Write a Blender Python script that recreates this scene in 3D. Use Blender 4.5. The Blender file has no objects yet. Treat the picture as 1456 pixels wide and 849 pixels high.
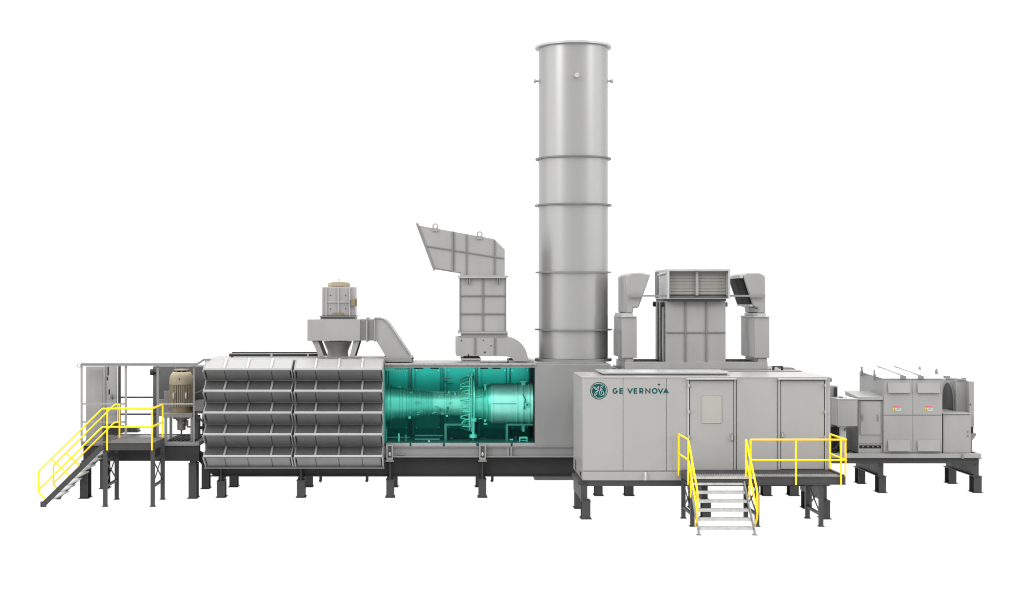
import bpy, bmesh, math, random
from mathutils import Vector, Matrix
random.seed(7)
R = math.radians
sc = bpy.context.scene
C = sc.collection

# ------------------------------------------------------------------ measures
F, CX, CY, H = 2067.0, 628.0, 424.5, 6.13      # focal length, principal point, eye height (m)
def X(px, d): return (px - CX) * d / F
def Z(py, d): return H - (py - CY) * d / F
def X2(px, a, b): return CX + (px - CX) * a / b
def P(px, py, d): return Vector((X(px, d), d, Z(py, d)))

# ------------------------------------------------------------------ materials
def mat(name, col, rough=.45, metal=0.0, var=.05, scale=2.0, stretch=(1, 1, .35), bump=0.0, spec=.5, rvar=.08):
    m = bpy.data.materials.new(name); m.use_nodes = True
    nt = m.node_tree; b = nt.nodes['Principled BSDF']
    tc = nt.nodes.new('ShaderNodeTexCoord'); mp = nt.nodes.new('ShaderNodeMapping')
    mp.inputs['Scale'].default_value = stretch
    nt.links.new(tc.outputs['Object'], mp.inputs['Vector'])
    n = nt.nodes.new('ShaderNodeTexNoise'); n.inputs['Scale'].default_value = scale
    n.inputs['Detail'].default_value = 5
    nt.links.new(mp.outputs['Vector'], n.inputs['Vector'])
    mr = nt.nodes.new('ShaderNodeMapRange')
    mr.inputs['From Min'].default_value = .3; mr.inputs['From Max'].default_value = .7
    mr.inputs['To Min'].default_value = 1 - var; mr.inputs['To Max'].default_value = 1 + var
    nt.links.new(n.outputs['Fac'], mr.inputs['Value'])
    mx = nt.nodes.new('ShaderNodeMix'); mx.data_type = 'RGBA'; mx.blend_type = 'MULTIPLY'
    mx.inputs['Factor'].default_value = 1
    mx.inputs['A'].default_value = (*col, 1)
    nt.links.new(mr.outputs['Result'], mx.inputs['B'])
    nt.links.new(mx.outputs['Result'], b.inputs['Base Color'])
    rr = nt.nodes.new('ShaderNodeMapRange')
    rr.inputs['From Min'].default_value = .3; rr.inputs['From Max'].default_value = .7
    rr.inputs['To Min'].default_value = max(.02, rough - rvar); rr.inputs['To Max'].default_value = rough + rvar
    nt.links.new(n.outputs['Fac'], rr.inputs['Value'])
    nt.links.new(rr.outputs['Result'], b.inputs['Roughness'])
    b.inputs['Metallic'].default_value = metal
    b.inputs['Specular IOR Level'].default_value = spec
    if bump:
        n2 = nt.nodes.new('ShaderNodeTexNoise'); n2.inputs['Scale'].default_value = 1.3
        nt.links.new(tc.outputs['Object'], n2.inputs['Vector'])
        bp = nt.nodes.new('ShaderNodeBump'); bp.inputs['Strength'].default_value = bump; bp.inputs['Distance'].default_value = .05
        nt.links.new(n2.outputs['Fac'], bp.inputs['Height']); nt.links.new(bp.outputs['Normal'], b.inputs['Normal'])
    return m
M = dict(
 paint=mat('light_grey_paint', (.235, .232, .228), .40, bump=.03),
 module=mat('satin_grey_paint', (.262, .256, .250), .30, var=.03, scale=1.0, bump=.02, rvar=.03),
 mid=mat('mid_grey_paint', (.178, .176, .175), .42, bump=.03),
 hood=mat('hood_grey_paint', (.19, .19, .19), .45),
 stack=mat('brushed_stack_steel', (.31, .308, .303), .32, metal=.6, var=.02, scale=1.2, stretch=(1, 1, .05), rvar=.02),
 pale=mat('pale_galvanised_steel', (.36, .36, .36), .35, metal=.2),
 galv=mat('galvanised_tread', (.42, .42, .42), .4, metal=.3, var=.12, scale=9),
 dark=mat('dark_grey_steel', (.036, .036, .037), .5, spec=.35),
 beam=mat('charcoal_steel', (.020, .020, .021), .55, spec=.3),
 black=mat('black_void', (.006, .006, .006), .7, spec=.2),
 rib=mat('rib_grey_paint', (.125, .124, .123), .45),
 screen=mat('inlet_screen_grey', (.062, .062, .062), .6, spec=.2),
 panel=mat('shadow_grey_steel', (.075, .075, .076), .5),
 frame=mat('frame_grey', (.15, .15, .15), .45),
 yellow=mat('safety_yellow_paint', (.84, .56, .008), .45, var=.05, spec=.2),
 beige=mat('beige_motor_enamel', (.27, .225, .155), .42, var=.06),
 beige_d=mat('dark_beige_enamel', (.16, .125, .075), .5),
 louvre=mat('louvre_beige', (.175, .167, .150), .5),
 window=mat('window_film', (.285, .278, .25), .22),
 logo=mat('logo_teal', (.001, .060, .056), .6, var=.01, spec=.08),
 white=mat('white_print', (.42, .42, .42), .5, var=.01),
 red=mat('red_print', (.45, .10, .085), .5),
 signyel=mat('yellow_print', (.50, .42, .02), .5),
 teal=mat('teal_engine_casing', (.085, .60, .47), .42, metal=.5, var=.05, scale=2, stretch=(3, 1, 1), rvar=.02),
 tealp=mat('green_glow_wall', (.004, .25, .205), .55, var=.08, scale=2, spec=.2),  # green glow inside the enclosure put into the colour, as in every teal
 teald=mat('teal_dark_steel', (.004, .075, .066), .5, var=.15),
 tealb=mat('teal_bright_pipe', (.07, .56, .43), .35, metal=.2),
 tealm=mat('teal_frame_steel', (.012, .18, .15), .45),
 teal2=mat('teal_casing_highlight', (.25, .76, .64), .42, metal=.5, var=.03, scale=2, stretch=(3, 1, 1), rvar=.02),  # paler base colour carries the broad highlight on the power turbine casing
 teal3=mat('teal_casing_soft_highlight', (.16, .68, .54), .42, metal=.5, var=.08, scale=4, rvar=.02),  # lightened base colour holds a softer highlight along the combustor casing
 roofw=mat('white_roof_sheet', (.80, .80, .80), .5),
)

# ------------------------------------------------------------------ mesh builder
class MB:
    def __init__(s): s.bm = bmesh.new()
    def hexa(s, v):
        vs = [s.bm.verts.new(p) for p in v]
        for f in ((0,3,2,1),(4,5,6,7),(0,1,5,4),(1,2,6,5),(2,3,7,6),(3,0,4,7)):
            s.bm.faces.new([vs[i] for i in f])
        return s
    def box(s, x0, x1, y0, y1, z0, z1):
        x0,x1 = sorted((x0,x1)); y0,y1 = sorted((y0,y1)); z0,z1 = sorted((z0,z1))
        return s.hexa([(x0,y0,z0),(x1,y0,z0),(x1,y1,z0),(x0,y1,z0),(x0,y0,z1),(x1,y0,z1),(x1,y1,z1),(x0,y1,z1)])
    def pb(s, px0, px1, py0, py1, d0, d1):      # box whose front face, at depth d0, is measured in photo units
        return s.box(X(px0,d0), X(px1,d0), d0, d1, Z(py0,d0), Z(py1,d0))
    def prism(s, pts, ext):                     # planar loop swept along a vector
        e = Vector(ext); n = len(pts)
        a = [s.bm.verts.new(p) for p in pts]; b = [s.bm.verts.new(Vector(p)+e) for p in pts]
        s.bm.faces.new(a); s.bm.faces.new(b[::-1])
        for i in range(n): s.bm.faces.new((a[i], b[i], b[(i+1)%n], a[(i+1)%n]))
        return s
    def pp(s, pts, d0, d1): return s.prism([P(x,y,d0) for x,y in pts], (0,d1-d0,0))
    def px_(s, yz, x0, x1): return s.prism([(x0,y,z) for y,z in yz], (x1-x0,0,0))
    def tube(s, p, q, r, n=10, r2=None):
        return s.path([p, q], r, n, r2)
    def path(s, pts, r, n=10, r2=None, closed=False):
        pts = [Vector(p) for p in pts]; N = len(pts); rings = []
        up = Vector((0.13, .21, 1)).normalized()
        for i, p in enumerate(pts):
            if closed: t1 = (p-pts[i-1]).normalized(); t2 = (pts[(i+1)%N]-p).normalized()
            else:
                t1 = (p-pts[i-1]).normalized() if i else (pts[1]-p).normalized()
                t2 = (pts[i+1]-p).normalized() if i < N-1 else t1
            t = (t1+t2)
            t = t.normalized() if t.length > 1e-6 else t1
            if i == 0:
                u = t.cross(up)
                if u.length < .05: u = t.cross(Vector((1,0,0)))
                u.normalize()
            else:
                u = (u - t*u.dot(t)); u.normalize()
            w = t.cross(u); k = 1/max(.6, t.dot(t1)); rr = r if r2 is None or i == 0 else r2
            rings.append([s.bm.verts.new(p + (u*math.cos(a)+w*math.sin(a))*rr*(k if 0<i<N-1 or closed else 1)) for a in [2*math.pi*j/n for j in range(n)]])
        for i in range(N if closed else N-1):
            A, B = rings[i], rings[(i+1)%N]
            for j in range(n): s.bm.faces.new((A[j], A[(j+1)%n], B[(j+1)%n], B[j]))
        if not closed:
            s.bm.faces.new(rings[0][::-1]); s.bm.faces.new(rings[-1])
        return s
    def bar(s, p, q, w, h):                     # rectangular bar; w along the horizontal normal, h vertical-ish
        p, q = Vector(p), Vector(q); t = (q-p).normalized()
        u = t.cross(Vector((0,0,1)))
        if u.length < .05: u = Vector((1,0,0))
        u.normalize(); v = u.cross(t)
        a, b = u*w/2, v*h/2
        return s.hexa([p-a-b, p+a-b, p+a+b, p-a+b, q-a-b, q+a-b, q+a+b, q-a+b])
    def lathe(s, prof, o, axis='Z', n=48, cap=True):
        o = Vector(o); rings = []
        for (t, r) in prof:
            ring = []
            for j in range(n):
                a = 2*math.pi*j/n; c, q = math.cos(a)*r, math.sin(a)*r
                ring.append(s.bm.verts.new(o + (Vector((c,q,t)) if axis=='Z' else Vector((t,c,q)) if axis=='X' else Vector((c,t,q)))))
            rings.append(ring)
        for A, B in zip(rings, rings[1:]):
            for j in range(n): s.bm.faces.new((A[j], A[(j+1)%n], B[(j+1)%n], B[j]))
        if cap: s.bm.faces.new(rings[0][::-1]); s.bm.faces.new(rings[-1])
        return s
    def build(s, name, m, parent=None, bevel=0.0, smooth=True):
        bm = s.bm
        bmesh.ops.recalc_face_normals(bm, faces=bm.faces)
        if smooth:
            for f in bm.faces: f.smooth = True
            for e in bm.edges:
                e.smooth = not (len(e.link_faces) != 2 or e.calc_face_angle(3.14) > R(32))
        off = Vector((0,0,0))
        if parent is None:
            xs = [v.co for v in bm.verts]
            off = Vector(((min(v.x for v in xs)+max(v.x for v in xs))/2, (min(v.y for v in xs)+max(v.y for v in xs))/2, min(v.z for v in xs)))
            bmesh.ops.translate(bm, verts=bm.verts, vec=-off)
        me = bpy.data.meshes.new(name); bm.to_mesh(me); bm.free()
        me.materials.append(m if not isinstance(m, str) else M[m])
        o = bpy.data.objects.new(name, me); C.objects.link(o)
        if parent is not None:
            o.parent = parent
            o.location = -parent.location if parent.type == 'EMPTY' else (0,0,0)
        else: o.location = off
        if bevel:
            b = o.modifiers.new('bevel', 'BEVEL'); b.width = bevel; b.segments = 2; b.limit_method = 'ANGLE'; b.angle_limit = R(40)
        return o

def thing(name, label, cat, loc, group=None):
    o = bpy.data.objects.new(name, None); C.objects.link(o)
    o.empty_display_size = .3; o.location = loc
    o['label'] = label; o['category'] = cat
    if group: o['group'] = group
    return o
def tag(o, label, cat, group=None):
    o['label'] = label; o['category'] = cat
    if group: o['group'] = group
    return o
def dup(o, parent=None):
    c = o.copy(); C.objects.link(c)
    if parent is not None: c.parent = parent
    for ch in list(o.children): dup(ch, c)
    return c

def leg(parent, px0, px1, d, py_top, m='dark', dep=.42, top=None):
    """H column standing on the floor: flanges front and back, web between, base and cap plates"""
    x0, x1 = X(px0,d), X(px1,d); zt = Z(py_top,d) if top is None else top; xm = (x0+x1)/2; t = .028
    b = MB()
    b.box(x0,x1,d,d+t,.022,zt-.022).box(x0,x1,d+dep-t,d+dep,.022,zt-.022)
    b.box(xm-.012,xm+.012,d+t,d+dep-t,.022,zt-.022)
    o = b.build('leg', m, parent)
    MB().box(x0-.035,x1+.035,d-.035,d+dep+.035,0,.022).build('base_plate', m, o)
    MB().box(x0-.01,x1+.01,d-.012,d+dep+.012,zt-.022,zt).build('cap_plate', m, o)
    return o

# ------------------------------------------------------------------ setting
g = bpy.data.meshes.new('ground'); g.from_pydata([(-400,-200,0),(400,-200,0),(400,600,0),(-400,600,0)], [], [(0,1,2,3)])
ground = bpy.data.objects.new('ground', g); C.objects.link(ground); ground['kind'] = 'structure'
gm = bpy.data.materials.new('white_opal_studio_floor'); gm.use_nodes = True
nt = gm.node_tree; nt.nodes.clear()
out = nt.nodes.new('ShaderNodeOutputMaterial'); tr = nt.nodes.new('ShaderNodeBsdfTranslucent'); tr.inputs['Color'].default_value = (.97,.97,.97,1)
nt.links.new(tr.outputs[0], out.inputs['Surface']); g.materials.append(gm)

# ================================================================== LEFT: pump skid and what stands on it
sk = thing('pump_skid', 'dark steel skid with raised deck at the far left, carrying the cabinet and beige motor', 'skid', (X(200,45.5),45.5,0))
b = MB(); d0 = 44.5; d1 = 47.2
zt = Z(628.5,d0)
b.box(X(115,d0),X(283,d0),d0,d0+.12,Z(634,d0),zt).box(X(115,d0),X(283,d0),d1-.12,d1,Z(634,d0),zt)
b.box(X(115,d0),X(115,d0)+.12,d0+.12,d1-.12,Z(634,d0),zt).box(X(283,d0)-.12,X(283,d0),d0+.12,d1-.12,Z(634,d0),zt)
b.build('deck_frame','frame',sk,.01)
b = MB(); b.box(X(115,d0)+.12,X(231,d0),d0+.12,d1-.12,zt-.08,zt-.02); b.build('deck_plate','mid',sk)
b = MB()
for i in range(9):
    xx = X(231,d0)+.06+i*.125; b.box(xx,xx+.035,d0+.12,d1-.12,zt-.09,zt-.02)
b.box(X(231,d0),X(283,d0)-.12,d0+.12,d1-.12,zt-.2,zt-.17); b.build('drip_tray','beam',sk)
b = MB(); b.pb(118.5,283,634.6,655.5,d0+.05,d0+.3); b.pb(118.5,283,634.6,655.5,d1-.3,d1-.05); b.pb(118.5,123,634.6,655.5,d0+.31,d1-.31)
b.build('skid_beam','beam',sk)
for px0,px1 in ((113.5,124.5),(268,279)): 
    leg(sk,px0,px1,44.5,659,dep=.5); 
    b = MB(); xm=(X(px0,44.5)+X(px1,44.5))/2; b.box(xm-.09,xm+.09,44.56,44.94,Z(658.8,44.5),Z(655.4,44.5)); b.build('packer','dark',sk)
for px0,px1 in ((142,152.5),(286.6,296.5)): leg(sk,px0,px1,46.75,656.5,dep=.45,top=Z(659,44.5))
b = MB(); b.path([P(115.5,519,44.5)+Vector((-.075+.05*math.cos(a),0,.05*math.sin(a))) for a in [k*math.pi/6 for k in range(12)]],.012,6,closed=True)
# cabinet
cb = thing('control_cabinet','tall light grey control cabinet at far left, with dark side slots, on skid deck','cabinet',(X(140,45.2),45.9,zt-.02))
d = 44.95; zb = zt-.02
b = MB(); b.box(X(122,d),X(146.6,d),d,d+2.0,zb,4.03); b.build('body','paint',cb,.012)
x1 = X(146.6,d)
b = MB(); b.box(X(122.8,d),X(145.8,d),d-.02,d-.002,zb+.1,3.98); b.build('door','paint',cb,.006)
b = MB()
for y0,y1,u in ((520.5,534,.6),(536,541,.5),(554,561,.75)):
    MB().box(x1+.002,x1+.014,d+u,d+u+.13,Z(y1,d+u),min(Z(y0,d+u),3.98)).build('vent_slot','black',cb)
b = MB(); b.box(x1+.002,x1+.02,d+.35,d+.38,zb+.05,4.0); b.build('seam_strip','mid',cb)
b = MB(); b.lathe([(0,.09),(.05,.09),(.06,.06)],(x1+.002,d+1.25,Z(564,d+1.25)),'X',16); b.build('side_gauge','mid',cb)
o = MB().pb(150.5,168,608,618.5,44.75,45.6).pb(153,160,604,608,44.9,45.2).pb(163,167,601,608,45,45.2).build('oil_pump_block','beam'); tag(o,'small dark machinery block on the skid deck beside the grey cabinet','machine')
o = MB().pb(171,195,608.5,613.5,46.6,47.0).pb(171,196,613.5,615,46.55,47.05).build('cable_tray','panel'); tag(o,'low dark grey tray lying at the back of the skid deck','tray')
# steel frame with rails
fr = thing('steel_canopy_frame','grey open steel frame of thin posts and rails around the cabinet and beige motor','frame',(X(195,44.5),44.5,zt))
b = MB(); b.pb(115,280,516.6,519.5,44.45,44.6)
MB().pb(115,280,517.2,519,47.05,47.18).build('top_beam','frame',fr)
b.bar(P(280,518,44.52),P(290.5,511.3,44.52),.13,.05); b.bar(P(290,511.3,44.52),P(299,511.3,44.52),.13,.05)
b.build('top_beam','frame',fr)
b = MB(); b.pb(115,281,519.7,520.5,44.43,44.5); b.build('edge_trim','paint',fr)
for px,w in ((115.6,2.2),(178.6,2.8),(224,2.8),(275.6,2.2)):
    b = MB(); b.box(X(px-w/2,44.5),X(px+w/2,44.5),44.5,44.57,zt,Z(520.6,44.5)); b.build('post','paint' if px<200 else 'mid',fr)
for a,c,y in ((116.7,177,574.3),(116.7,177,600),(225.4,274.5,574.3)):
    b = MB(); b.bar(P(a,y,44.53),P(c,y,44.53),.05,.045); b.build('rail','paint',fr)
for a,c,y in ((168,222,565),(168,222,589)):
    b = MB(); b.bar(P(a,y,47.1),P(c,y,47.1),.05,.05); b.build('rail','panel',fr)
for px in (170,221):
    b = MB(); b.box(X(px,47.1)-.04,X(px,47.1)+.04,47.06,47.14,zt,Z(519,47.05)); b.build('post','panel',fr)
b = MB(); b.path([P(112.3,519.6,44.5)+Vector((.055*math.cos(a),0,.055*math.sin(a))) for a in [k*math.pi/6 for k in range(12)]],.014,6,closed=True); b.build('lifting_eye','pale',fr)
# dark rear cabinet
eq = thing('equipment_cabinet','dark grey cabinet standing behind the beige motor','cabinet',(X(255,46.3),46.6,zt-.02))
d=46.0; MB().box(X(217.5,d),X(291,d),d,d+.9,zt+.75,Z(521,d)).build('body','panel',eq,.01)
b=MB().pb(222.5,240,568,592,45.8,45.99); b.build('lower_box','mid',eq,.01)
b=MB(); 
for a in (219,289): MB().box(X(a,d)-.05,X(a,d)+.05,d+.1,d+.2,zt-.02,zt+.748).build('support_post','panel',eq)
b=MB().lathe([(0,.10),(.1,.10),(.12,.06),(.22,.06)],P(214,529,45.98),'X',14); b.build('cable_gland','beam',eq)
b=MB().pb(277,290,570,585,45.2,45.9).pb(279,288,585,588,45.3,45.8); b.build('junction_box','frame',eq,.01)
b=MB()
for p_,q_,r_ in (((280,590,45.4),(291,603,45.2),.03),((266,607,45.6),(292,607,45.6),.025),((280,607,45.6),(292,611,45.4),.035),((276,560,45.1),(290,554,45.1),.018),((281,590,45.4),(281,624,45.4),.09)):
    MB().tube(P(*p_),P(*q_),r_).build('oil_pipe','panel',eq)
# motor stand
st = thing('motor_stand','grey steel table under the beige electric motor','stand',(X(253,45.2),45.3,zt-.1))
d=44.95
MB().pb(232,273.5,587.8,594,d,d+1.0).build('table_top','mid',st,.01)
for px in (233.5,270.5):
    for dd in (d+.02,d+.86): MB().box(X(px,d),X(px+3.4,d),dd,dd+.1,zt-.17,Z(594.1,d)).build('leg','mid',st)
o=MB().pb(233,243,556,587.6,d+.75,d+1.0).build('oil_tank','mid',None,.01); tag(o,'plain grey box behind the left side of the beige motor','tank')
# motor
mo = thing('electric_motor','beige vertical electric motor with ribbed body on grey stand','motor',(X(258,45.3),45.35,Z(587.8,44.95)))
d=45.35; c=(X(258,d),d,0); zz=lambda y: Z(y,44.98); r=.365; zf=Z(587.8,44.95)
MB().lathe([(zf,r*1.0),(zf+.03,r*1.0),(zf+.04,r*.9),(zz(580),r*.9)],c,'Z',40).build('foot_flange','beige_d',mo)
MB().lathe([(zz(580)+.002,r*.9),(zz(547),r*.9)],c,'Z',40).build('body','beige_d',mo)
b=MB()
for k in range(40):
    a=2*math.pi*k/40; p=Vector((c[0]+math.cos(a)*r*.94,d+math.sin(a)*r*.94,0)); t=Vector((math.cos(a),math.sin(a),0)); n=Vector((-t.y,t.x,0))
    e=t*.034; w=n*.009
    z0,z1=zz(579.5),zz(547.3)
    b.hexa([p-e-w+Vector((0,0,z0)),p+e-w+Vector((0,0,z0)),p+e+w+Vector((0,0,z0)),p-e+w+Vector((0,0,z0)),p-e-w+Vector((0,0,z1)),p+e-w+Vector((0,0,z1)),p+e+w+Vector((0,0,z1)),p-e+w+Vector((0,0,z1))])
b.build('cooling_fins','beige',mo)
MB().lathe([(zz(547.2),r*1.02),(zz(544.5),r*1.03),(zz(537),r*1.0),(zz(532),r*.86),(zz(530),r*.76),(zz(529.4),r*.7)],c,'Z',40).build('fan_cover','beige',mo)
b=MB().lathe([(zz(529.3),r*.55),(zz(527.5),r*.55)],c,'Z',24); b.build('vent_gap','black',mo)
b=MB().lathe([(zz(527.4),r*.68),(zz(526),r*.66),(zz(525.4),r*.3)],c,'Z',32)
for k in range(8):
    a=2*math.pi*k/8+.2; b.box(c[0]+math.cos(a)*r*.62-.02,c[0]+math.cos(a)*r*.62+.02,d+math.sin(a)*r*.62-.02,d+math.sin(a)*r*.62+.02,zz(529.3),zz(527.4))
b.build('rain_cap','beige_d',mo)
for px in (246.6,264): MB().pb(px-1.1,px+1.1,558.5,567,d-.42,d-.3).build('terminal_box','pale',mo,.01)
MB().lathe([(-.02,.02),(.0,.02)],P(255,539,d-.37),'Y',10).build('plug','black',mo)
b=MB()
for px in (249.5,267): b.tube(P(px,528,d),P(px,520,d),.012,6)
b.build('lifting_rod','mid',mo)
pu = thing('oil_pump','grey vertical pump hanging under the motor stand','pump',(X(259,45.3),45.35,zt))
z0=Z(594.2,44.95)
MB().lathe([(z0-.42,.07),(z0-.40,.13),(z0-.12,.13),(z0-.11,.17),(z0-.07,.17),(z0-.06,.26),(z0-.004,.26)],c,'Z',24).build('pump_body','mid',pu)
MB().pb(263.5,266.5,598,606,45.2,45.4).pb(260,262,600,603,45.1,45.2).build('relief_valve','frame',pu,.008)
MB().path([(c[0],d,z0-.41),(c[0],d,z0-.55),(c[0]+.06,d,z0-.66)],.025,8).build('drain_pipe','panel',pu)

# ================================================================== left access platform and stair
XL, XR = -9.96, -8.46
pl = thing('access_platform','small dark steel platform with yellow guard rail at left','platform',((XL+XR)/2,43.6,0))
da, db = 42.8, 44.38
zd = Z(629.6,da)
b=MB(); h=.215
b.box(XL,XR,da-.03,da+.05,zd-h,zd).box(XL,XR,db-.05,db+.03,zd-h,zd).box(XL,XL+.08,da+.05,db-.05,zd-h,zd).box(XR-.08,XR,da+.05,db-.05,zd-h,zd)
b.box(XL,XR,da-.05,da-.031,zd-h,zd-h+.03).box(XL,XR,da-.05,da-.031,zd-.03,zd)
b.build('frame','dark',pl)
b=MB()
for i in range(34):
    xx=XL+.1+i*(XR-XL-.2)/33; b.box(xx-.006,xx+.006,da+.05,db-.05,zd-.035,zd-.004)
b.box(XL+.08,XR-.08,da+.05,db-.05,zd-.05,zd-.04)
b.build('grating','mid',pl)
legx=((-9.91,),(-8.51,))
def post_leg(parent,x,y,ztop,w=.115):
    o=MB().box(x-w/2,x+w/2,y-w/2,y+w/2,.02,ztop).build('leg','dark',parent)
    MB().box(x-w/2-.025,x+w/2+.025,y-w/2-.025,y+w/2+.025,0,.02).build('base_plate','dark',o)
def xbrace(parent,x,y0,y1,za,zb,r=.045):
    b=MB(); b.bar((x,y0,za),(x,y1,za),.07,.07).bar((x,y0,zb),(x,y1,zb),.07,.07)
    b.bar((x-.012,y0,zb+.03),(x-.012,y1,za-.03),.02,r).bar((x+.012,y0,za-.03),(x+.012,y1,zb+.03),.02,r)
    b.build('cross_brace','dark',parent)
for x in (-9.91,-8.51):
    for y in (da+.03,db-.03): post_leg(pl,x,y,zd-h-.002)
    xbrace(pl,x,da+.09,db-.09,Z(655,da),Z(692,da))
rr=.025
b=MB()
xg=X(216.6,da); xl=X(153,da)
zt_r=Z(581,da-.05); zm_r=Z(607,da-.05)
y=da-.06
b.tube((xl,y,zd-h),(xl,y,zt_r),rr).tube((xg,y,zd-h),(xg,y,zt_r),rr)
b.tube((xg,db,zd),(xg,db,zt_r),rr); b.tube((xl,db,zd),(xl,db,zt_r),rr)
for zz_ in (zt_r,zm_r):
    b.path([(xl,y,zz_),(xg,y,zz_),(xg,db,zz_)],rr)
b.build('guard_rail','yellow',pl)
# left stair
ls = thing('left_staircase','steel stair with yellow handrails going down to the left','stairs',(X(105,43.5),43.5,0)); ls.name='steel_staircase'
ls['label']='steel stair going down to the left from the small platform, with yellow handrails'
zx0,zx1=X(64,da),XL-.02
def stairside(y,parent):
    a=P(63.5,716,da); a.y=y; c=Vector((XL-.005,y,zd-.1))
    b=MB(); b.bar(a,c,.05,.15); b.box(a.x-.1,a.x+.06,y-.04,y+.04,0,.16); b.build('stringer','dark',parent)
    b=MB()
    k=[P(152.9,581,da),P(147,581,da),P(144,583,da),P(56.5,669,da),P(55.5,672,da),P(55.5,697,da),P(56.5,700,da),P(69,713.5,da)]
    for p in k: p.y=y
    b.path(k,rr)
    k=[P(152.9,607,da),P(147,607,da),P(144,609,da),P(55.8,696,da)]
    for p in k: p.y=y
    b.path(k,rr)
    k=[P(74,652,da),P(103,680,da)]
    for p in k: p.y=y
    b.tube(k[0],k[1],rr)
    b.build('handrail','yellow',parent)
stairside(da-.06,ls); stairside(db,ls)
n=8; a=P(63.5,716,da); 
for i in range(n):
    t=(i+.9)/(n+.4); z=.05+(zd-.05)*(i+1)/(n+1.); x=a.x+(XL-a.x)*t
    b=MB(); b.box(x-.13,x+.13,da-.03,db-.04,z-.03,z).box(x-.13,x-.11,da-.03,db-.04,z-.07,z-.031); b.build('tread','galv',ls)

# ================================================================== main base skid
bs = thing('base_skid','long charcoal steel base beam on short legs under the filter house and turbine enclosure','skid',(X(560,45),46,0))
d=44.95
b=MB(); b.pp([(282,642),(282,655.5),(304,677.3),(870,677.3),(870,650.6),(300,650.6)],d,d+.3)
b.pp([(310,650.6),(310,677.3),(870,677.3),(870,650.6)],47.3,47.6)
for px in (420,560,690,860): b.box(X(px,d)-.1,X(px,d)+.1,d+.31,47.29,Z(677,d),Z(652,d))
b.build('main_beam','beam',bs)
b=MB(); b.box(X(300,d),X(870,d),d-.09,d-.002,Z(676.8,d)-.01,Z(676.8,d)+.025).box(X(300,d),X(870,d),d-.09,d-.002,Z(651.2,d)-.025,Z(651.2,d)); b.build('beam_flange','beam',bs)
for px0,px1,yt in ((308.3,319.3,684),(422,433,683),(549.2,560,682),(680.6,691.4,681.5)):
    leg(bs,px0,px1,44.7,yt)
    xm=(X(px0,44.7)+X(px1,44.7))/2
    b=MB(); b.box(xm-.02,xm+.02,44.72,44.94,Z(yt,44.7)+.003,Z(656,44.7)); b.box(xm-.1,xm+.1,44.87,45.2,Z(yt,44.7)+.003,Z(677.4,d)-.02); b.build('packer','dark',bs)
for px0,px1 in ((326,337),(433,443.5),(555.3,565),(676.5,686)): leg(bs,px0,px1,47.2,0,top=Z(683,44.7))
for px in (456,522,700):
    b=MB(); b.path([P(px,677,46),P(px,683,46),P(px-1.5,685,46)],.05,6); b.build('drain_stub','dark',bs)
b=MB(); b.pb(760,830,676.5,683,45.4,46.8); b.build('drip_pan','frame',bs,.01)
b=MB(); b.pb(690,740,671,674,46,46.6); b.build('cable_duct','frame',bs)

# ================================================================== filter house
fh = thing('filter_house','grey filter house with ten stacked intake hoods in two banks','filter house',(X(418,45),46,Z(664,44.6)))
dw, dl = 44.5, 43.92
zr = 4.262
b=MB(); b.box(X(291,dw),X(546,dw),dw+.02,47.6,Z(664,dw),zr); b.build('body','paint',fh,.012)
b=MB(); b.box(X(291,dw),X(546.5,dw),dw-.06,dw+.018,Z(666.3,dw),Z(664.2,dw)); b.build('bottom_sill','frame',fh)
pitch=31.0
for (pa,pb_,ribs) in ((289.4,413.5,(318.3,351,385)),(418.8,543.0,(448,481,514.5))):
    xa,xb=X(pa,dl),X(pb_,dl)
    for i in range(5):
        yl0=523.2+pitch*i
        zl1,zl0=Z(yl0,dl),Z(yl0+2.9,dl)               # lip top and bottom
        zr_t = Z(511.2 if i==0 else 541.2+pitch*(i-1), dw)   # where the sloping top meets the wall
        zr_b = Z(541.2+pitch*i if i<4 else 663.5, dw)
        lt=.03
        b=MB()
        # apron: sheet from the lip back down to the wall, with flat seams
        t=.02
        segs=[xa+.03]+[X(px,dl) for px in ribs]+[xb-.03]
        for s0,s1 in zip(segs,segs[1:]):
            b.px_([(dl+.04,zl0),(dl+.04+t,zl0+.005),(dw,zr_b+t+.01),(dw,zr_b+.01)],s0+.018,s1-.018)
        # cheeks
        for x0,x1 in ((xa-.02,xa+.012),(xb-.012,xb+.02)):
            b.px_([(dl+.02,zl1-.02),(dl+.02,zl0),(dw,zr_b),(dw,zr_t)],x0,x1)
        hood=b.build('weather_hood','hood',fh)
        b=MB(); b.box(xa-.01,xb+.01,dl-.015,dl+.035,zl0,zl1)
        b.build('lip','pale',hood,.008)
        b=MB()
        for px in ribs:
            x=X(px,dl); b.px_([(dl+.05,zl0+.004),(dl+.05,zl0+.004+t),(dw,zr_b+t+.015),(dw,zr_b)],x-.017,x+.017)
        b.box(xa,xb,dl-.005,dl+.02,zl0-.03,zl0-.002)
        b.build('seam_strip','panel',hood)
        b=MB(); b.px_([(dw,zr_t-.01),(dw,zr_t-.035),(dl+.036,zl1-.05),(dl+.036,zl1-.025)],xa+.013,xb-.013)
        b.build('top_panel' if i==0 else 'inlet_screen','paint' if i==0 else 'screen',hood)
        for k,px in enumerate(ribs):
            x=X(px,dl); w=.028
            b=MB(); b.px_([(dw,zr_t+.035),(dw,zr_t-.009),(dl+.036,zl1-.024),(dl+.036,zl1+.012)],x-w,x+w)
            b.build('rib','pale' if i==0 else ('frame' if k==1 else 'paint'),hood)
        # drooping cheek flanges, bright edge
        for x in (xa-.035,xb+.005):
            MB().px_([(dl+.03,zl0+.01),(dl+.03,zl0-.05),(dw-.05,zr_b+.0),(dw-.05,zr_b+.06)],x,x+.03).build('edge_flange','pale',hood)
o=MB()
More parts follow.
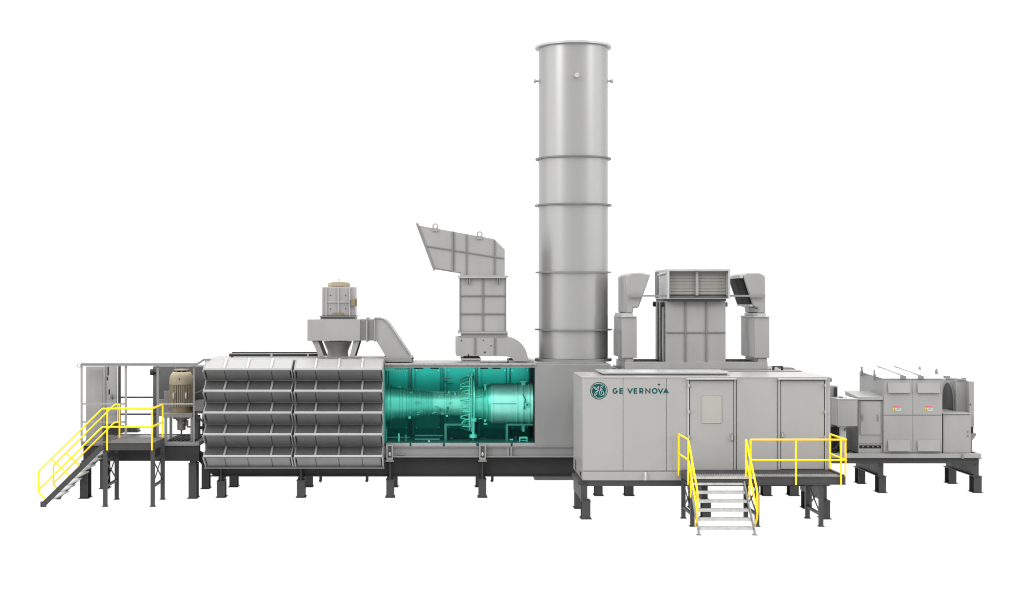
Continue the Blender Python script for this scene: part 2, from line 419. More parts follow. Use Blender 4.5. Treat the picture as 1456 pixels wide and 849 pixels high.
o.path([P(326,504.8,46.2),P(452,504.8,46.2)],.05,8).path([P(330,501.3,46.9),P(452,501.3,46.9)],.022,8)
rp=thing('roof_pipe_rail','two thin dark pipes on stub posts along the filter house roof','pipe rail',(X(390,46.4),46.4,zr))
o.build('pipe','beam',rp)
for px in (330,386.3,438):
    MB().box(X(px,46.2)-.03,X(px,46.2)+.03,46.15,46.25,zr,Z(504.8,46.2)+ (.0 if px==330 else .05)).build('post','beam' if px==330 else 'pale',rp)
MB().path([P(548,505.5,46.8),P(560,505.5,46.8)],.03,6)

# ================================================================== ventilation fan on filter house roof
vf = thing('ventilation_fan','grey box fan with beige motor cap and bent outlet duct on the filter house roof','fan',(X(475,46),46,zr))
d0=45.2; d1=46.8; dm=46.0
MB().pb(437,512,454.3,484.6,d0,d1).build('plenum','paint',vf,.012)
b=MB(); xb0,xb1=X(457.5,45.45),X(504.5,45.45)
b.pb(458,504.5,408,449,45.5,46.5); b.build('motor_shroud','paint',vf,.02)
b=MB()
for px in (463.6,480.8,497.3): b.pb(px-.7,px+.7,408.5,448.8,45.45,45.499)
b.pb(464.4,480,428.8,430.2,45.46,45.499).pb(481.6,496.5,428.8,430.2,45.46,45.499)
b.build('stiffener','pale',vf)
b=MB()
for px,py in ((470,420),(491.5,420),(470,439.3),(491.5,439.3)): b.lathe([(0,.018),(.01,.018)],P(px,py,45.488),'Y',8)
b.build('bolt_hole','beam',vf)
MB().pb(454,506.5,449.1,450.3,45.3,46.7).pb(455.5,504.5,450.3,454.2,45.4,46.6).build('base_flange','frame',vf)
r=X(498,dm)-X(466,dm); r/=2; cc=(X(482,dm),dm,0)
b=MB().lathe([(Z(408,dm),r),(Z(404,dm),r),(Z(402,dm),r*.93),(Z(400.8,dm),r*.75),(Z(400.4,dm),r*.3)],cc,'Z',32); 
b.box(cc[0]-.2,cc[0]+.2,dm-r-.02,dm-r+.1,Z(407.5,dm),Z(401.4,dm)); mc=b.build('motor_cap','beige',vf)
MB().tube((cc[0],dm,Z(400.5,dm)),(cc[0],dm,Z(396,dm)),.014,6).build('lifting_pin','frame',mc)
b=MB().pb(499.5,505.6,424.3,435.3,45.3,45.49).pp([(505.7,424.5),(507.6,424),(507.6,435.6),(505.7,435)],45.32,45.48); b.build('terminal_box','beige_d',vf,.015)
MB().pb(474,488,444.7,448.6,45.44,45.499).build('shaft_cover','beige_d',vf)
b=MB().pb(512.1,531.6,454.3,484.3,45.3,46.7); b.build('flexible_joint','mid',vf)
b=MB().pb(520.5,522.3,451.8,486.5,45.22,46.78).pb(531.7,533,452.3,486,45.22,46.78); b.build('joint_flange','paint',vf)
b=MB()
for k in range(7): b.lathe([(0,.022),(.03,.022)],P(524.5,458+k*3.7,45.27),'Y',6)
b.build('bolt','frame',vf)
arc=[(532.9,452.6),(541,452.6),(545.5,453.8),(550,456.6),(554,461)]
b=MB().pp(arc+[(583,504.5),(583.8,507.8),(549,507.8),(535.5,485),(532.9,484.5)],45.3,46.7); el=b.build('outlet_elbow','paint',vf,.01)
b=MB(); q=[P(x,y-.6,45.28) for x,y in arc]+[P(583.6,504,45.28)]
for p_,q_ in zip(q,q[1:]): b.bar(p_,q_,.05,.035)
b.build('edge_flange','pale',el)
MB().pb(545,586,508,514.8,45.1,46.9).build('duct_foot','mid',vf,.01)
MB().pb(585.5,588,508.5,511,45.1,45.4).pb(586.5,587.6,511,515,45.1,45.2).build('latch','beam',vf)
r0=X(501,dm)-X(480.5,dm); r1=X(495,dm)-X(480.5,dm)
MB().lathe([(zr,r1*1.05),(zr+.2,r1),(Z(484.8,dm)-.01,r0)],(X(480.3,dm),dm,0),'Z',32).build('inlet_cone','paint',vf)
for y in (45.3,46.6):
    for t0,t1,b0,b1 in ((443.5,452,454,461),(502.5,511,497,503.6)):
        pts=[P(t0,484.8,45.3),P(t1,484.8,45.3),P(b1,508.4,45.3),P(b0,508.4,45.3)]
        pts=[(p.x,y,p.z) for p in pts]
        MB().prism(pts,(0,.09,0)).build('support_leg','paint' if y<46 else 'panel',vf)
MB().pb(450,514,507.2,509,45.2,45.28).pb(450,514,507.2,509,46.7,46.78).build('foot_rail','frame',vf)

# ================================================================== turbine enclosure
te = thing('turbine_enclosure','long grey machine enclosure with a wide open front showing the green turbine','enclosure',(X(680,45.5),46,Z(650,44.6)))
d=44.62; db_=47.55
zrf=Z(518.6,d)
b=MB()
b.box(X(547,d),X(760.5,d),d,d+.1,Z(522.8,d),zrf+.04)                   # header
b.pb(760.6,868,519,635,d,d+.1)
b.box(X(868,d)-.1,X(868,d),d+.1,db_,Z(650,d),zrf); b.box(X(547,d),X(868,d)-.1,db_-.08,db_,Z(650,d),zrf)
b.build('wall','mid',te)
b=MB(); b.box(X(546,d),X(868,d)+.02,d+.101,db_,zrf-.08,zrf+.012); b.build('roof','paint',te)
b=MB(); b.box(X(547,d),X(761.5,d),d-.05,d-.002,Z(519.6,d),Z(516.2,d)); b.build('eave_strip','paint',te,.008)
b=MB()
for k in range(14): b.lathe([(-.01,.014),(0,.014)],P(556+k*15.5,518.4,d-.05),'Y',8)
b.build('bolt_head','frame',te)
for a,c in ((549,582.3),(585,629.8),(632.6,677.4),(681,726.3),(729,760.5)):
    MB().pb(a,c,630.2,634.7,d-.01,d+.1).build('sill_panel','paint',te,.006)
b=MB(); b.pb(547,868,635.2,649.8,d+.03,d+.12); b.pb(547,868,648.6,650.4,d-.06,d+.03); b.pb(547,868,634.9,636.2,d-.03,d+.03)
b.build('skirt_beam','mid',te)
b=MB()
for px in (722.3,726.7): b.pb(px-.8,px+.8,636.4,648.5,d-.05,d+.028)
b.build('stiffener','paint',te)
b=MB(); b.pp([(565,645.5),(566,644.3),(575,644.3),(576,645.5),(575,647),(566,647)],d+.0,d+.028); b.build('nameplate','frame',te)
for px in (554,686.2):
    bk=MB().pb(px-4.7,px-2.9,632,654,d-.14,d-.061).pb(px+2.9,px+4.7,632,654,d-.14,d-.061).pb(px-2.8,px+2.8,632,634.5,d-.14,d-.061).pb(px-4.7,px+4.7,650.8,653.4,d-.16,d-.14).build('jacking_bracket','paint',te)
    MB().pb(px-2.8,px+2.8,634.6,650,d-.075,d-.062).build('pocket','panel',bk)
    MB().lathe([(0,.03),(.06,.045),(.12,.02)],P(px,648.5,d-.11),'Z',12).build('jack_bolt','pale',bk)
    MB().pb(px-5.7,px+5.7,655,656.6,d-.25,d-.05).pb(px-4,px+4,653.6,655,d-.2,d-.05).build('shim_plate','mid',bk)
# interior
di=47.2
xi0,xi1=X(546.6,d)+.0,X(761,d)
b=MB(); b.box(xi0,xi1+.9,di,di+.08,Z(631,d),Z(521,d)); b.build('inner_wall','tealp',te)
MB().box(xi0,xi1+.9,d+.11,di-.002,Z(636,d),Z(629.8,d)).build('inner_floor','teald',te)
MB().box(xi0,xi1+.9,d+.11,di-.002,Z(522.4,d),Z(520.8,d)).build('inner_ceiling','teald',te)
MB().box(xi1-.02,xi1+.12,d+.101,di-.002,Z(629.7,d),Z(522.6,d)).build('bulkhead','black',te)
MB().box(xi0-.06,xi0-.002,d+.101,di-.002,Z(629.7,d),Z(522.6,d)).build('bulkhead','tealp',te)
dp=di
pads=[(553,580,'a'),(590,626,'b'),(635,676,'a'),(680,720,'b'),(726,752,'a')]
for a,c,k in pads:
    b=MB(); b.box(X(a,dp),X(c,dp),dp-.05,dp-.002,Z(610,dp),Z(521,dp)); pn=b.build('wall_panel','tealp',te,.012)
    b=MB()
    for px in (a+2,c-2):
        for py in (526.5,608): b.lathe([(-.02,.022),(0,.022)],P(px,py,dp-.05),'Y',8)
    b.build('panel_bolt','tealb',pn)
for px in (584,631,678,724):
    MB().box(X(px,dp)-.022,X(px,dp)+.022,dp-.10,dp-.06,Z(629.6,d)+.0,Z(522.6,d)).build('wall_column','teald',te)
for px in (588,633.5,681.5,722):
    MB().box(X(px,dp)-.035,X(px,dp)+.035,dp-.12,dp-.06,Z(629.6,d),Z(522.6,d)).build('wall_column','tealp',te)
MB().pb(548,580,523,527,d+.3,d+.36).build('header_strip','tealb',te)
b=MB()
for k in range(6): b.lathe([(-.01,.018),(0,.018)],P(563+k*3.2,524.8,d+.299),'Y',8)
b.build('strip_hole','teald',te)
b=MB()
for a,c in ((588,602),(612,624),(683,694),(700,712)): b.pb(a,c,523.3,524.6,d+.5,d+.7)
b.build('light_fitting','black',te)
b=MB(); b.tube(P(630,538,dp-.2),P(642,538,dp-.2),.02).tube(P(636,545,dp-.2),P(644,545,dp-.2),.018)
b.build('wall_pipe','teald',te)
# floor-level fittings
fx=[]
b=MB()
for px,h0 in ((567,617),(577,618),(548.6,608)): b.path([P(px,629.6,45.2),P(px,h0,45.2)],.03,8)
b.tube(P(549,622,45.5),P(582,622,45.5),.02).tube(P(590,619.5,45.6),P(630,619.5,45.6),.025).tube(P(590,625,45.4),P(625,625,45.4),.03)
b.build('floor_pipe','tealm',te)
b=MB(); b.path([P(567,629.6,45.1),P(567,616.5,45.1)],.028,8); b.build('riser_pipe','tealb',te)
MB().lathe([(-.03,.03),(0,.03)],P(610,627.3,45.0),'Y',10).build('indicator_lamp','white',te)
b=MB().pb(738.5,750,622,623.4,45,45.3).pb(738.5,739.8,623.4,629.5,45,45.3).pb(748.8,750,623.4,629.5,45,45.3).pb(740,748.6,626,627,45.05,45.3); b.build('small_stand','tealb',te)
MB().pb(725,729.5,624.5,626,45,45.1).build('tag_plate','tealb',te)
for a,c,y in ((632,674,603.5),(719,764,603.5)):
    b=MB(); b.box(X(a,45.5),X(c,45.5),45.4,46.4,Z(y+1.2,45.5),Z(y-.6,45.5)); b.box(X(a,45.5),X(a+3,45.5),45.4,45.5,Z(629.5,45),Z(y+1.2,45.5)); b.box(X(c-3,45.5),X(c,45.5),45.4,45.5,Z(629.5,45),Z(y+1.2,45.5)); b.build('mount_frame','tealm',te)
b=MB()
for k in range(10):
    px=595+random.random()*140; w=3+random.random()*6; hh=3+random.random()*7
    MB().pb(px,px+w,629.6-hh,629.6,45.7+random.random()*.8,46.6+.02*k).build('floor_box','teald',te)

# ================================================================== gas turbine
dt=46.0; s=dt/F; zc=Z(573.5,dt); ox=X(547,dt)
gt = thing('gas_turbine','teal green aero gas turbine lying inside the open enclosure','gas turbine',(X(650,dt),dt,Z(629.8,d)))
def lt(pts): return [((px-547)*s, r*s) for px,r in pts]
org=(ox,dt,zc)
MB().lathe(lt([(544,26.5),(549,26.5),(549.2,25),(551.5,25),(551.7,26.3),(553,26.3),(553.2,24.6),(556,24.2),(556.2,25.6),(557.4,25.6),(557.6,24),(560,23.8),(560.2,23.2)]),org,'X',64).build('inlet_bellmouth','teal',gt)
MB().lathe(lt([(560.2,23.2),(569,22.8),(569.2,23.8),(570.4,23.8),(570.6,22.4),(573,22.2),(573.2,23.2),(574.6,23.2),(574.8,22),(577,21.8)]),org,'X',64).build('inlet_frame','teal',gt)
pr=[(577,21.6)]
x=577; r=19.2
stages=11
for k in range(stages):
    w=38/stages; ra=21.4-4.4*(k/stages)
    pr+=[(x+w*.55,ra),(x+w*.6,ra+1.3),(x+w*.8,ra+1.3),(x+w*.85,ra-.25)]; x+=w
pr+=[(616,16.9)]
MB().lathe(lt(pr),org,'X',64).build('compressor_casing','teal',gt)
MB().lathe(lt([(616,17.2),(620,17.2),(620.2,16.7),(633,16.7),(633.2,18.8),(634.4,18.8),(634.6,17),(638,17),(638.2,19),(639.4,19),(639.6,17.2),(647,17.5),(655,18.2),(655.2,19.4),(656.5,19.4),(656.7,18.4),(664,19.5),(671,21)]),org,'X',64).build('combustor_casing','teal3',gt)
MB().lathe(lt([(671.2,23),(673,26),(674.3,26),(674.5,23.2),(685,24.2),(685.2,25.6),(686.4,25.6),(686.6,23.6),(690,24.5),(690.2,27),(692.6,27),(692.8,25.6),(697,28)]),org,'X',64).build('turbine_casing','teal',gt)
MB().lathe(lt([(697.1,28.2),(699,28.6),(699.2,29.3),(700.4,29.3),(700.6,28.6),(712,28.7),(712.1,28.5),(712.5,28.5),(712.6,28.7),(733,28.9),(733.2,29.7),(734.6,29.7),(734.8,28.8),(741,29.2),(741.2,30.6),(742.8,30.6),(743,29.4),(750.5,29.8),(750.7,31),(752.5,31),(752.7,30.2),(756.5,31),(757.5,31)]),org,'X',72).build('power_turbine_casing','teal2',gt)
MB().tube((X(697.5,dt),dt-28.6*s*1.0,zc+.03),(X(733,dt),dt-28.9*s,zc+.03),.012,6).build('split_line','tealp',gt)
# manifold ring edge-on, with hoses round it
b=MB(); xm=X(673,dt); rm=41*s
ring=[(xm,dt+math.cos(a)*rm*.93,zc+math.sin(a)*rm) for a in [2*math.pi*k/48 for k in range(48)]]
b.path(ring,.032,10,closed=True); b.build('fuel_manifold','tealb',gt)
b=MB(); ring=[(X(666,dt),dt+math.cos(a)*rm*.9,zc+math.sin(a)*rm*.93) for a in [2*math.pi*k/48 for k in range(48)]]
b.path(ring,.013,8,closed=True); b.build('fuel_manifold','tealb',gt)
b=MB(); ring=[(X(669,dt),dt+math.cos(a)*rm*.84,zc+math.sin(a)*rm*.86) for a in [2*math.pi*k/48 for k in range(48)]]
b.path(ring,.012,8,closed=True); b.build('fuel_manifold','teal',gt)
NH=16
for k in range(NH):
    a=2*math.pi*(k+.5)/NH; ca,sa=math.cos(a),math.sin(a); pts=[]
    off=0.02*(1 if k%2 else -1)
    for j in range(11):
        u=j/10; th=math.pi*u
        rad=rm*(.95-.34*u); xx=X(667,dt)-math.sin(th)*(.23+.05*(k%2))
        aa=a+off*(u-.5)*2.2
        pts.append((xx,dt+math.cos(aa)*rad,zc+math.sin(aa)*rad))
    pts.append((X(672,dt),dt+math.cos(a+off)*rm*.56,zc+math.sin(a+off)*rm*.56))
    MB().path(pts,.019,6).build('fuel_hose','tealb',gt)
b=MB(); b.path([P(667.4,612,dt-.9),P(667.4,537,dt-.9)],.013,8).path([P(670,614,dt-.92),P(670,535,dt-.92)],.013,8)
for py in (549,566,585,606): b.pb(657.5,670,py,py+.7,dt-.95,dt-.92)
b.build('pigtail_ladder','teal',gt)
b=MB()
for px,py,rr_ in ((673.5,597,.09),(673,620,.12),(666,533,.05),(671,532,.05)): MB().lathe([(-.05,rr_),(.05,rr_)],P(px,py,dt-.75),'Z',12).build('valve','tealb',gt)
MB().path([P(673,597,dt-.75),P(673,620,dt-.75)],.04,8).build('drain_pipe','tealb',gt)
# bosses and small bits
b=MB()
for px,py,w,h in ((688,546,4.5,2.2),(688.5,548,3,8),(688,596,3.5,4),(688,602,5,2.4),(740,541,9,3.2),(741.5,544,6,4),(741.5,604,5,8),(742.5,611,4,3),(565,549.5,5,1.6),(637,556.5,2.5,3),(580.5,592,3.5,4),(634,590,3,3),(646,558,2.5,4)):
    MB().pb(px,px+w,py,py+h,dt-.35,dt+.1).build('mount_lug','tealb',gt,.015)
b=MB()
for k in range(26):
    px=575+random.random()*108; a=R(200+random.random()*140); rad=(16.5 if px<640 else 20 if px<671 else 25.5)*s
    if px<600: rad=19*s
    p=Vector((X(px,dt),dt+math.sin(a)*rad*-1 if False else dt-abs(math.sin(a))*rad,zc+math.cos(a)*rad))
    q=p+Vector(((random.random()-.5)*.5,-.05,(random.random()-.5)*.18))
    MB().path([p,p+Vector((.0,-.05,.0)),p+Vector((.08+.08*random.random(),-.05,.02)),p+Vector((.16,.02,.02))],.011,5).build('small_line','teal',gt)
b=MB()
for px,py in ((626,583),(637,580.5),(636,586),(575,580)): MB().lathe([(-.04,.035),(0,.035)],P(px,py,dt-.40),'Y',10).build('port','teald',gt)
b=MB(); b.lathe([(-.05,.075),(0,.085),(.02,.085)],P(749.3,575.5,dt-.68),'Y',16); bo=b.build('side_boss','tealb',gt)
MB().lathe([(-.06,.03),(-.05,.03)],P(749.3,575.5,dt-.68),'Y',12).build('boss_bore','teald',bo)
b=MB()
for k in range(6): b.pb(743.5+random.random()*3,746.5+random.random()*3,572+k*1.8,573+k*1.8,dt-.68,dt-.6)
b.path([P(743,560,dt-.62),P(747,568,dt-.68),P(745,580,dt-.68)],.02,6)
b.build('sensor_lead','tealp',gt)

# ================================================================== exhaust duct with angled hood
ex = thing('ventilation_exhaust_duct','tall square grey duct with slanted side hood and lifting lugs on the enclosure roof','duct',(X(690,45.8),45.9,Z(517,45)))
d0=45.2; d1=46.9
MB().pp([(594.5,320.3),(702.5,339.8),(717.7,354.7),(717.7,391.4),(655.3,391.4),(655.3,387.8),(617.8,381.3)],d0,d1).build('hood','paint',ex,.01)
b=MB(); b.bar(P(592.8,317.5,d0-.03)+Vector((0,.9,0)),P(617.3,383,d0-.03)+Vector((0,.9,0)),1.8,.07)
b.build('mouth_flange','frame',ex)
b=MB(); b.pb(643.2,644.2,329,387,d0-.04,d0-.002).pb(644.9,645.9,329,387,d0-.04,d0-.002); b.build('joint_flange','frame',ex)
b=MB(); b.bar(P(606.5,350,d0-.015),P(717.4,367.7,d0-.015),.03,.03)
for px,y0,y1 in ((663.6,333.5,390.5),(703.4,341,390.5)): b.pb(px-.7,px+.7,y0,y1,d0-.03,d0-.002)
b.pp([(617.8,381.4),(643,385.8),(643,387),(617.8,382.8)],d0-.02,d0+.05)
b.build('stiffener','rib',ex)
for px,py in ((619,327.5),(682,338.8)):
    b=MB(); b.pb(px-4,px+4,py-3.2,py+1.5,d0-.035,d0-.002); 
    b.path([P(px,py-5.8,d0-.03)+Vector((.075*math.cos(a),0,.075*math.sin(a))) for a in [k*math.pi/8 for k in range(16)]],.02,6,closed=True)
    b.build('lifting_lug','paint',ex)
MB().pb(652,722.5,391.6,393.2,d0-.12,d1+.12).pb(653,721.5,393.3,395.4,d0-.1,d1+.1).build('flange','pale',ex)
MB().pb(654,719.5,395.5,471.4,d0+.02,d1-.02).build('duct','paint',ex,.01)
b=MB(); b.pb(685.7,688.3,396,471,d0-.005,d0+.018)
for y in (420.6,446.3): b.pb(655.5,685.5,y-.8,y+.8,d0-.02,d0+.018); b.pb(688.5,718.5,y-.8,y+.8,d0-.02,d0+.018)
b.pb(653.2,654.9,395.6,471.3,d0-.01,d0+.018).pb(718.4,719.9,395.6,471.3,d0-.01,d0+.018)
b.build('stiffener','rib',ex)
b=MB()
for px in (666,708.5): b.pb(px-1.8,px-1,395.6,404,d0-.07,d0+.018); b.pb(px+1,px+1.8,395.6,404,d0-.07,d0+.018)
b.build('clamp','paint',ex)
MB().pb(651.5,722,471.5,474.2,d0-.1,d1+.1).build('flange','paint',ex)
MB().pb(656,721.8,474.3,479.7,d0-.03,d1).build('collar','mid',ex)
arc=[(723+ (751-723)*math.sin(t), 514.3-(514.3-480)*math.cos(t)) for t in [k*math.pi/2/10 for k in range(11)]]
arc=[(722,479.8)]+arc
inn=[(730.4,513.8),(729,511),(726,508.5),(721,506.9),(715,506.5)]
b=MB().pp(arc+inn+[(650,506.5),(648.2,504.5),(648.2,480.8),(649,479.8)],d0-.03,d1); b.build('bottom_elbow','paint',ex,.01)
for px in (675.8,704): MB().pb(px-1.2,px+1.2,480.5,504.5,d0-.055,d0-.032).build('rib','rib',ex)
b=MB()
for px,py,r_ in ((656.3,484.6,.022),(687.3,484,.018),(698.3,491.7,.02),(689.4,501,.03),(666,505,.03)): MB().lathe([(-.008,r_),(0,r_)],P(px,py,d0-.032),'Y',10).build('port','beam',ex)
MB().pb(659.5,681,506.8,509.6,d0+.1,d1-.2).build('damper','beam',ex)
MB().pb(655.5,684,509.7,512.5,d0,d1-.1).pb(657,683,512.5,518,d0+.04,d1-.14).build('pedestal','paint',ex,.008)
MB().pb(724,758,512.2,516,d0+.05,d1).build('duct_foot','paint',ex)

# ================================================================== exhaust stack
ds=46.25; cs=(X(815,ds),ds,0); rs=49.0*ds/F
es = thing('exhaust_stack','tall round brushed steel exhaust stack rising above everything','chimney stack',(cs[0],ds,zrf))
zs=lambda y: Z(y,ds)
zlev=[zrf+.14, zs(468.5), zs(387.5), zs(292.5), zs(226.5), zs(68)]
for a,c in zip(zlev,zlev[1:]):
    MB().lathe([(a+.012,rs),(c-.012,rs)],cs,'Z',96,cap=False).build('shell_section','stack',es)
MB().lathe([(zlev[0],rs-.03),(zlev[-1]-.5,rs-.03)],cs,'Z',64).build('liner','panel',es)
for z,r_ in zip(zlev[1:5],(54.6,53.6,54.4,53.6)):
    MB().lathe([(z-.022,rs-.02),(z-.022,r_*ds/F),(z-.003,r_*ds/F),(z-.003,r_*ds/F-.01),(z+.003,r_*ds/F-.01),(z+.003,r_*ds/F),(z+.022,r_*ds/F),(z+.022,rs-.02)],cs,'Z',96,cap=False).build('flange','mid' if abs(z-zlev[2])<.01 else 'frame',es)
z=zlev[5]; MB().lathe([(z-.03,rs-.02),(z-.03,54*ds/F),(z+.03,54*ds/F),(z+.03,rs-.02)],cs,'Z',96,cap=False).build('flange','pale',es)
zn=13.05
for dx,dy in ((-1,0),(1,0),(0,-1)):
    v=Vector((dx,dy,0)); o_=Vector((cs[0],ds,zn))
    b=MB(); b.tube(o_+v*(rs-.03),o_+v*(rs+.13),.04,12).tube(o_+v*(rs+.1),o_+v*(rs+.16),.075,14); b.build('nozzle','pale',es)
b=MB(); b.box(X(756,46.2),X(868.5,ds)-.35,44.75,47.5,zrf+.014,zrf+.05).lathe([(zrf+.051,rs+.12),(zrf+.138,rs+.12)],cs,'Z',64); b.build('base_plate','mid',es)

# ================================================================== generator enclosure behind the module
ge = thing('generator_enclosure','low grey generator enclosure behind the lettered control module, carrying the roof vents','enclosure',(X(1000,45.5),46,0))
xg0,xg1=X(880,45),X(1133,45)
MB().box(xg0,xg1,44.35,47.5,1.35,3.93).build('body','mid',ge,.012)
MB().box(xg0-.2,xg1+.1,44.5,47.4,.75,1.348).build('base_frame','beam',ge)
for px0,px1 in ((846.5,857),(889.5,901),(1085.5,1097),(1123.5,1136)): leg(ge,px0,px1,45.1,690,dep=.45)
MB().box(X(844,45.2),xg0-.21,45.0,46.6,.75,1.0).build('outrigger','beam',ge)
b=MB(); b.pb(1100,1113.5,520.7,522,44.6,44.8).pb(1112.3,1113.8,522,527,44.6,44.8).pb(1100,1101.5,522,527,44.6,44.8); b.build('roof_rail','beam',ge)
MB().pp([(1114,527),(1114,523),(1128,523),(1133,526.5),(1133,527)],45.2,46).build('roof_cowl','frame',ge)

# ================================================================== roof vent housing
d0=45.0
vh = thing('roof_vent_housing','square grey roof vent housing with beige louvred box on top','vent housing',(X(990,d0),46.1,3.93))
b=MB(); 
x0,x1=X(888.5,d0),X(1091.5,d0); zb0,zb1=3.935,Z(514.6,d0); yb=47.25
b.box(x0,x1,d0,d0+.12,zb0,zb1).box(x0,x1,yb-.12,yb,zb0,zb1).box(x0,x0+.12,d0+.12,yb-.12,zb0,zb1).box(x1-.12,x1,d0+.12,yb-.12,zb0,zb1)
b.build('base_frame','paint',vh,.008)
MB().box(x0-.1,x1+.1,d0-.1,yb+.1,3.931,3.96).build('flashing','frame',vh)
MB().box(x0+.13,x1-.13,d0+.13,yb-.13,3.961,3.99).build('inner_floor','beam',vh)
b=MB(); b.box(X(946.8,d0),X(1032,d0),d0+.02,yb-.05,zb1-.02,Z(428.3,d0-.25)-.003); b.build('body','paint',vh,.01)
b=MB(); xl=X(946.8,d0)
for px in (974.5,1004.4): b.pb(px-.9,px+.9,429.8,514.4,d0-.02,d0+.019)
for a,c in ((946.9,973.5),(975.5,1003.4),(1005.4,1032)): b.pb(a,c,471.9,473.5,d0-.015,d0+.019)
b.build('stiffener','rib',vh)
for u,w,m_ in ((.25,.2,0),(.85,.25,0),(1.45,.3,0)): MB().box(xl-.05,xl-.022,d0+u,d0+u+w,zb1,Z(430,d0)).build('side_column','mid',vh)
b=MB(); b.box(xl-.02,xl-.002,d0+.5,d0+.83,zb1,Z(430,d0)).box(xl-.02,xl-.002,d0+1.15,d0+2.0,zb1,Z(430,d0)); b.build('side_recess','beam',vh)
# louvre box
t=.06; lx0,lx1=X(947.3,d0),X(1036,d0); lz1,lz0=Z(382.6,d0-.25),Z(428.3,d0-.25); ly=d0-.25; lyb=47.3
b=MB(); b.box(lx0,lx1,ly,lyb,lz1-t,lz1).box(lx0,lx0+t,ly,lyb,lz0+.08,lz1-t-.002).box(lx1-t,lx1,ly,lyb,lz0+.08,lz1-t-.002); lb=b.build('louvre_box','pale',vh,.006)
MB().box(lx0+.02,lx1-.12,ly+.04,lyb-.02,lz0-.0,lz0+.075).build('bottom_pan','beam',lb)
MB().box(lx0+t+.002,lx1-t-.002,lyb-.1,lyb-.02,lz0+.09,lz1-t-.004).build('back_panel','mid',lb)
b=MB(); b.px_([(ly+.03,lz0+.08),(ly+.28,lz0+.2),(ly+.28,lz0+.08)],lx0+t+.01,lx1-t-.01); b.build('drip_sill','panel',lb)
for pa,pc in ((951,988),(992.2,1031.5)):
    b=MB(); xa,xb=X(pa,d0),X(pc,d0); zt0,zt1=lz0+.2,lz1-t-.03; n=7; hh=(zt1-zt0)/n
    for i in range(n):
        z0=zt0+i*hh; b.px_([(ly+.198,z0+.006),(ly+.23,z0+.006),(ly+.24,z0+hh+.0),(ly+.208,z0+hh+.0)],xa,xb)
    b.build('louvre_panel','louvre',lb)
b=MB(); b.box(X(988.2,d0),X(992,d0),ly+.12,ly+.22,lz0+.18,lz1-t-.01).box(lx0+t+.002,X(950.8,d0),ly+.14,ly+.22,lz0+.18,lz1-t-.01).box(X(1031.7,d0),lx1-t-.002,ly+.14,ly+.22,lz0+.18,lz1-t-.01).box(lx0+t+.002,lx1-t-.002,ly+.13,ly+.22,lz1-t-.035,lz1-t-.003)
b.build('louvre_frame','paint',lb)
b=MB(); b.box(lx0-.02,lx0-.002,ly+1.9,ly+2.5,lz0+.1,lz1-.05); b.build('side_grille','panel',lb)
b=MB(); b.path([(lx0-.03,ly+.25,lz1-.12),(lx0-.05,ly+1.6,lz1-.16)],.03,6); b.build('lifting_bar','pale',lb)
for dy in (2.0,.3): MB().lathe([(-.03,.085),(.06,.085)],(X(946.8,d0)-.08,d0+dy,Z(432.8,d0)),'X',14).build('pipe_end','beam',vh)
MB().lathe([(-.03,.05),(.06,.08)],(X(1033,d0),d0+.2,Z(433,d0)),'X',12).build('pipe_end','mid',vh)

# twin vent ducts
def upper(parent,pts,d0,d1,m='paint'): return MB().pp(pts,d0,d1).build('hood',m,parent,.04)
vl = thing('vent_duct','pale grey vent duct whose hood leans towards the louvred box from the left','duct',(X(894,d0),46,zb1),'twin roof vent ducts')
d1=47.05
MB().pb(884,905.5,451.5,509,d0,d1).build('body','paint',vl,.01)
MB().pb(883.2,906.3,449.9,451.3,d0-.04,d1+.05).pb(885,900.5,445.5,449.8,d0+.05,d1).build('flange','pale',vl)
upper(vl,[(890,392.5),(892,391),(899.7,387.8),(911.5,387.4),(925,390.5),(908,437.6),(900.3,438),(900.3,445.3),(890,445.3)],d0+.05,d1)
b=MB().pb(889.5,900.6,509.1,514.4,d0+.05,d1-.1); b.build('foot','paint',vl)
xs=X(884,d0); MB().box(xs-.02,xs-.002,d0+.15,d1-.05,Z(508,d0),Z(470,d0)).build('side_seam','mid',vl)
vr = thing('vent_duct','pale grey vent duct with dark open mouth facing the louvred box from the right','duct',(X(1083,d0),46,zb1),'twin roof vent ducts')
MB().pb(1073,1094,451.5,509,d0,d1).build('body','paint',vr,.01)
MB().pb(1072.3,1094.8,449.9,451.3,d0-.04,d1+.05).pb(1077.5,1089,445.5,449.8,d0+.05,d1).build('flange','pale',vr)
upper(vr,[(1088.6,445.3),(1088.6,393.5),(1085,390),(1080,387.8),(1063.8,387.8),(1056,391),(1070.8,435.5),(1078,438),(1078,445.3)],d0+.05,d1)
a=P(1055.6,393,d0+.05); c=P(1069.6,434,d0+.05); dv=(c-a).normalized(); nv=Vector((-dv.z,0,dv.x)); nv=nv if nv.x<0 else -nv
b=MB(); e=Vector((0,1.86,0)); q0=a+Vector((0,.05,0))+nv*.012; q1=c+Vector((0,.05,0))+nv*.012
b.hexa([q0,q0+e,q1+e,q1,q0+nv*.02,q0+e+nv*.02,q1+e+nv*.02,q1+nv*.02]); b.build('mouth_grille','black',vr)
b=MB(); 
for pt,w in ((a,.09),(c,.06)): b.bar(pt+Vector((0,-.02,0))+nv*.03,pt+Vector((0,1.99,0))+nv*.03,w,w)
b.bar(a+Vector((0,1.97,0))+nv*.03,c+Vector((0,1.97,0))+nv*.03,.06,.06)
b.build('mouth_frame','pale',vr)
MB().pb(1078,1090.5,509.1,514.4,d0+.05,d1-.1).build('foot','paint',vr)
o=MB().bar(P(892,420.7,d0-.06),P(947,420.7,d0-.06),.08,.055).build('tie_bar','mid'); tag(o,'thin grey tie bar from the left vent duct to the louvred box','bar','roof vent tie bars')
